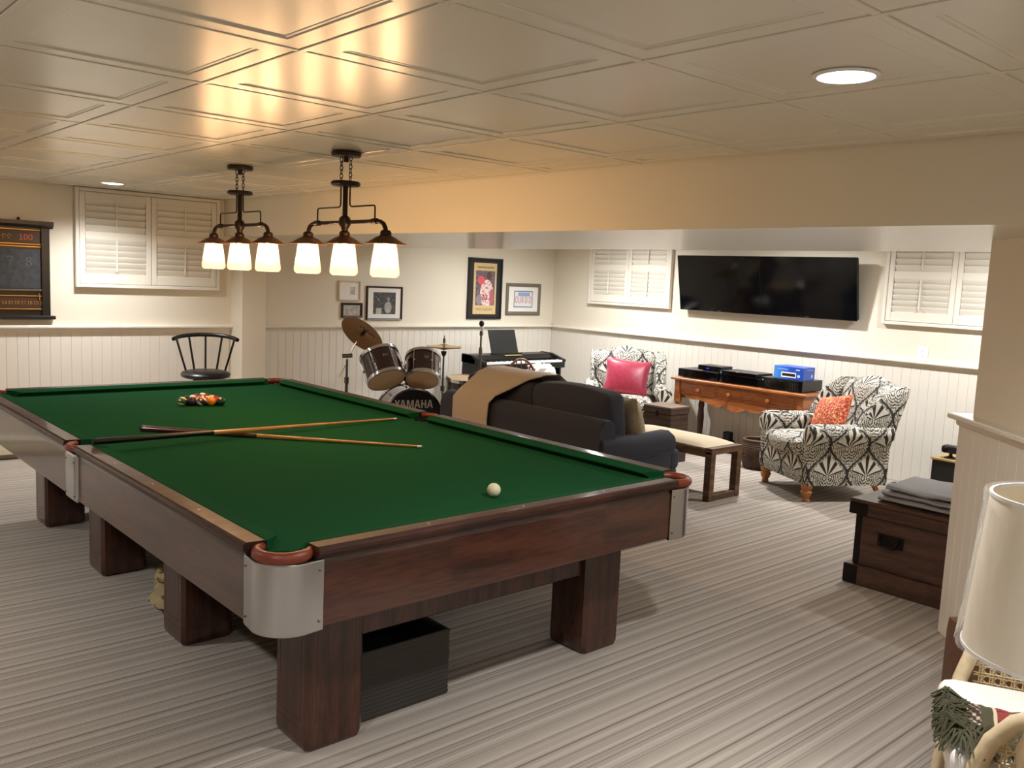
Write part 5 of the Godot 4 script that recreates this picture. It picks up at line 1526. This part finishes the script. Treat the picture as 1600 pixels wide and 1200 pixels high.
# ---------------------------------------------------------------- near right corner
func foreground():
	# brown leather box against the partition
	var n := V(0.7071, 0, 0.7071); var a := V(-0.7071, 0, 0.7071)
	var bx := thing("leather_ottoman", "brown leather box ottoman against the partition wall", "ottoman", V(3.376, 0, -1.276) + n * 0.2 + a * 0.28)
	bx.transform.basis = Basis(a, Vector3.UP, a.cross(Vector3.UP))
	put("box_body", mb().soft(V(0, 0.245, 0), V(0.56, 0.47, 0.4), 0.025, 6), mats.tan_leather, bx, 60)
	for x in [-0.24, 0.24]:
		for z in [-0.15, 0.15]: put("foot", mb().cyl(V(x, 0, z), V(x, 0.02, z), 0.02), mats.black_matte, bx)
	# caned armchair: local +z forward
	var fwd := V(-0.43, 0, -0.9).normalized()
	var c := thing("cane_armchair", "cream painted armchair with caned sides and a white seat cushion", "armchair", V(2.67, 0, -0.681), atan2(fwd.x, fwd.z))
	var m: Material = mats.cream_paint
	var hw := 0.27
	put("seat_frame", mb().soft(V(0, 0.36, 0), V(0.56, 0.09, 0.54), 0.02, 6), m, c, 60)
	tag(put("seat_cushion", mb().soft(V(0, 0.445, 0.01), V(0.53, 0.095, 0.55), 0.035, 10, V(0, 0.016, 0.01)), mats.white_cushion, c, 60), "white piped seat cushion")
	for s in [-1.0, 1.0]:
		put("front_leg", mb().tube([V(s * 0.25, 0.38, 0.24), V(s * 0.262, 0.2, 0.262), V(s * 0.25, 0.0, 0.28)], [0.026, 0.018, 0.014], 10), m, c, 60)
		put("rear_leg", mb().tube([V(s * 0.22, 0.38, -0.24), V(s * 0.22, 0.0, -0.3)], [0.024, 0.016], 10), m, c, 60)
		# arm: sweeps from the back, forward and down to the seat rail
		put("arm", mb().tube([V(s * 0.27, 0.71, -0.27), V(s * 0.29, 0.685, -0.1), V(s * 0.3, 0.66, 0.07), V(s * 0.3, 0.62, 0.155), V(s * 0.292, 0.56, 0.2), V(s * 0.28, 0.48, 0.225), V(s * 0.27, 0.38, 0.235)], [0.02, 0.021, 0.022, 0.022, 0.022, 0.022, 0.022], 12, false, 1.0), m, c, 60)
		# cane side panel: woven strips in three directions
		var cane := mb()
		var x: float = s * 0.285
		# pairs of strands up and across, single ones on both diagonals, leaving round holes
		var lim := func(z: float) -> float: return lerpf(0.665, 0.55, smoothstep(0.0, 0.2, z))
		var pitch := 0.03
		for i in 15:
			for o in [-0.004, 0.004]:
				var z: float = -0.25 + pitch * i + o
				cane.tube([V(x, 0.41, z), V(x, lim.call(z), z)], 0.0024, 5)
		for i in 9:
			for o in [-0.004, 0.004]:
				var y: float = 0.415 + pitch * i + o
				var ze := 0.19
				while ze > -0.2 and lim.call(ze) < y: ze -= 0.01
				cane.tube([V(x + 0.001, y, -0.26), V(x + 0.001, y, ze)], 0.0024, 5)
		for i in 24:
			for sg in [-1.0, 1.0]:
				var z0: float = -0.5 + pitch * i + 0.015 if sg > 0 else -0.25 + pitch * i + 0.015
				var pa = null; var pb = null
				for k in 26:
					var y := 0.41 + 0.01 * k
					var z: float = z0 + sg * 0.01 * k
					if z < -0.26 or z > 0.19 or y > lim.call(z): continue
					if pa == null: pa = V(x - 0.001, y, z)
					pb = V(x - 0.001, y, z)
				if pa != null and (pb - pa).length() > 0.015: cane.tube([pa, pb], 0.0022, 5)
		tag(put("cane_panel", cane, mt("cane", "c9b48a", 0.6), c, 50), "woven cane panel")
	var bk := []
	for i in 15:
		var t := PI * i / 14.0
		bk.append(V(-0.26 * cos(t), 0.62 + 0.36 * pow(sin(t), 0.6), -0.27 - 0.05 * sin(t)))
	put("back_frame", mb().tube(bk, 0.024, 12), m, c, 60)
	put("back_pad", mb().soft(V(0, 0.7, -0.29), V(0.44, 0.42, 0.05), 0.02, 6), mats.white_cushion, c, 60)
	# fringed kilim throw lying over the cushion
	var k := thing("kilim_throw", "fringed olive and red kilim throw lying on the white cushion", "throw", V(2.67, 0, -0.681), atan2(fwd.x, fwd.z))
	var nz := FastNoiseLite.new(); nz.seed = 26; nz.frequency = 4.0
	var surf := func(u: float, w: float) -> Vector3:
		# u from the front edge backwards, w from the far side to the near side
		var p := V(-0.01 + 0.19 * w + 0.02 * u, 0.507, 0.272 - 0.46 * u)
		p.y += 0.012 + 0.012 * nz.get_noise_2d(u * 3.0, w * 2.0) + 0.022 * exp(-pow((w - 0.35) / 0.22, 2))
		return p
	var P := []
	for i in 25:
		var row := PackedVector3Array()
		for j in 13: row.append(surf.call(i / 24.0, j / 12.0))
		P.append(row)
	var kt := tex(128, 128, func(px, py):
		var c0 := C("4a4530")
		var z := fposmod(py - 8, 128)
		if z < 14: c0 = C("74302e") if (px / 4) % 3 != 0 else C("d8c9b0")
		elif z < 18: c0 = C("c8b89a")
		elif z > 44 and z < 62: c0 = C("8c3a35") if (px / 5) % 4 != 0 else C("6a1c1a")
		elif z >= 62 and z < 66: c0 = C("cbbb9d")
		elif z > 78 and z < 112: c0 = C("3b2d28") if (px / 4 + int(z) / 4) % 3 != 0 else C("b5a68c")
		return c0)
	var km := mt("kilim", "ffffff", 0.95, 0.0, {"tex": kt, "tri": 0.3})
	put("woven_cloth", mb().grid(P, false, false, false, V(0, 0, 0)), km, k, 60)
	var fr := mb()
	var rng := RandomNumberGenerator.new(); rng.seed = 33
	for i in 170:   # front end, falling over the cushion edge
		var base: Vector3 = surf.call(rng.randf_range(0.0, 0.1), rng.randf_range(-0.1, 1.0))
		var e := V(base.x + rng.randf_range(-0.06, 0.08), 0.5 - rng.randf_range(-0.01, 0.035), 0.298 + rng.randf_range(0.0, 0.022))
		fr.tube([base + V(0, 0.004, 0), V(lerpf(base.x, e.x, 0.5), 0.52 + rng.randf_range(0, 0.03), 0.285 + rng.randf_range(-0.01, 0.01)), e], [0.003, 0.0032, 0.0018], 4)
	for i in 210:   # near side, lying on the cushion
		var base: Vector3 = surf.call(rng.randf_range(0.0, 0.75), rng.randf_range(0.72, 1.0))
		var d := V(rng.randf_range(0.05, 0.14), 0, rng.randf_range(-0.06, 0.06))
		fr.tube([base + V(0, 0.004, 0), base + d * 0.5 + V(0, rng.randf_range(0.0, 0.012), 0), V(base.x + d.x, 0.513, base.z + d.z)], [0.0032, 0.0032, 0.0018], 4)
	tag(put("fringe", fr, mt("fringe_olive", "ffffff", 0.95, 0.0, {"tex": speck_tex("2e2c1f", "6d6a4c", 62, 0.4), "tri": 0.08}), k, 60), "long olive fringe", "", "", "stuff")
	# lamp with a wrapped shade on a small side table
	var lt := thing("side_table", "small round wooden side table under the lamp", "side table", V(2.19, 0, -0.585))
	put("table_top", mb().lathe([[0.0, 0.43], [0.135, 0.43], [0.14, 0.44], [0.135, 0.45], [0.0, 0.45]], 28), mats.rustic_wood, lt, 30)
	put("post", mb().lathe([[0.02, 0.43], [0.025, 0.3], [0.018, 0.1], [0.03, 0.02]], 14), mats.rustic_wood, lt)
	put("foot", mb().lathe([[0.0, 0.0], [0.12, 0.0], [0.11, 0.02], [0.0, 0.025]], 24), mats.rustic_wood, lt, 30)
	var lp := thing("table_lamp", "table lamp with a cream drum shade still in plastic wrap", "lamp", V(2.19, 0.45, -0.585))
	put("base", mb().lathe([[0.0, 0.0], [0.07, 0.0], [0.07, 0.015], [0.03, 0.03], [0.045, 0.1], [0.055, 0.18], [0.03, 0.28], [0.012, 0.32], [0.012, 0.45], [0.0, 0.45]], 24), mats.cream_paint, lp, 40)
	put("shade", mb().lathe([[0.19, 0.42], [0.163, 0.772], [0.16, 0.772], [0.187, 0.42]], 56, Transform3D(), true), mats.shade_cloth, lp, 40)
	for y in [[0.19, 0.42], [0.1625, 0.772]]: put("rim", mb().lathe([[y[0] - 0.004, y[1] - 0.004], [y[0] + 0.0025, y[1] - 0.004], [y[0] + 0.0025, y[1] + 0.004], [y[0] - 0.004, y[1] + 0.004]], 56, Transform3D(), true), mats.white_plastic, lp, 40)
	put("spider", mb().tube([V(-0.161, 0.75, 0), V(0, 0.745, 0), V(0.161, 0.75, 0)], 0.003, 6), mats.steel_dark, lp)
	put("finial", mb().cyl(V(0, 0.45, 0), V(0, 0.755, 0), 0.005), mats.steel_dark, lp)
	# the clear wrap, gathered in lengthwise folds
	var wr := []
	var wn := FastNoiseLite.new(); wn.seed = 44; wn.frequency = 2.0
	for i in 13:
		var f := i / 12.0
		var row := PackedVector3Array()
		for j in 96:
			var an := TAU * j / 96
			var r := lerpf(0.1935, 0.166, f) + 0.003 + 0.011 * absf(wn.get_noise_2d(an * 2.6, f * 0.5)) + (0.004 if i in [0, 12] else 0.0)
			row.append(V(r * cos(an), 0.415 + f * 0.363, r * sin(an)))
		wr.append(row)
	put("plastic_wrap", mb().grid(wr, false, true), mats.plastic_film, lp, 70)
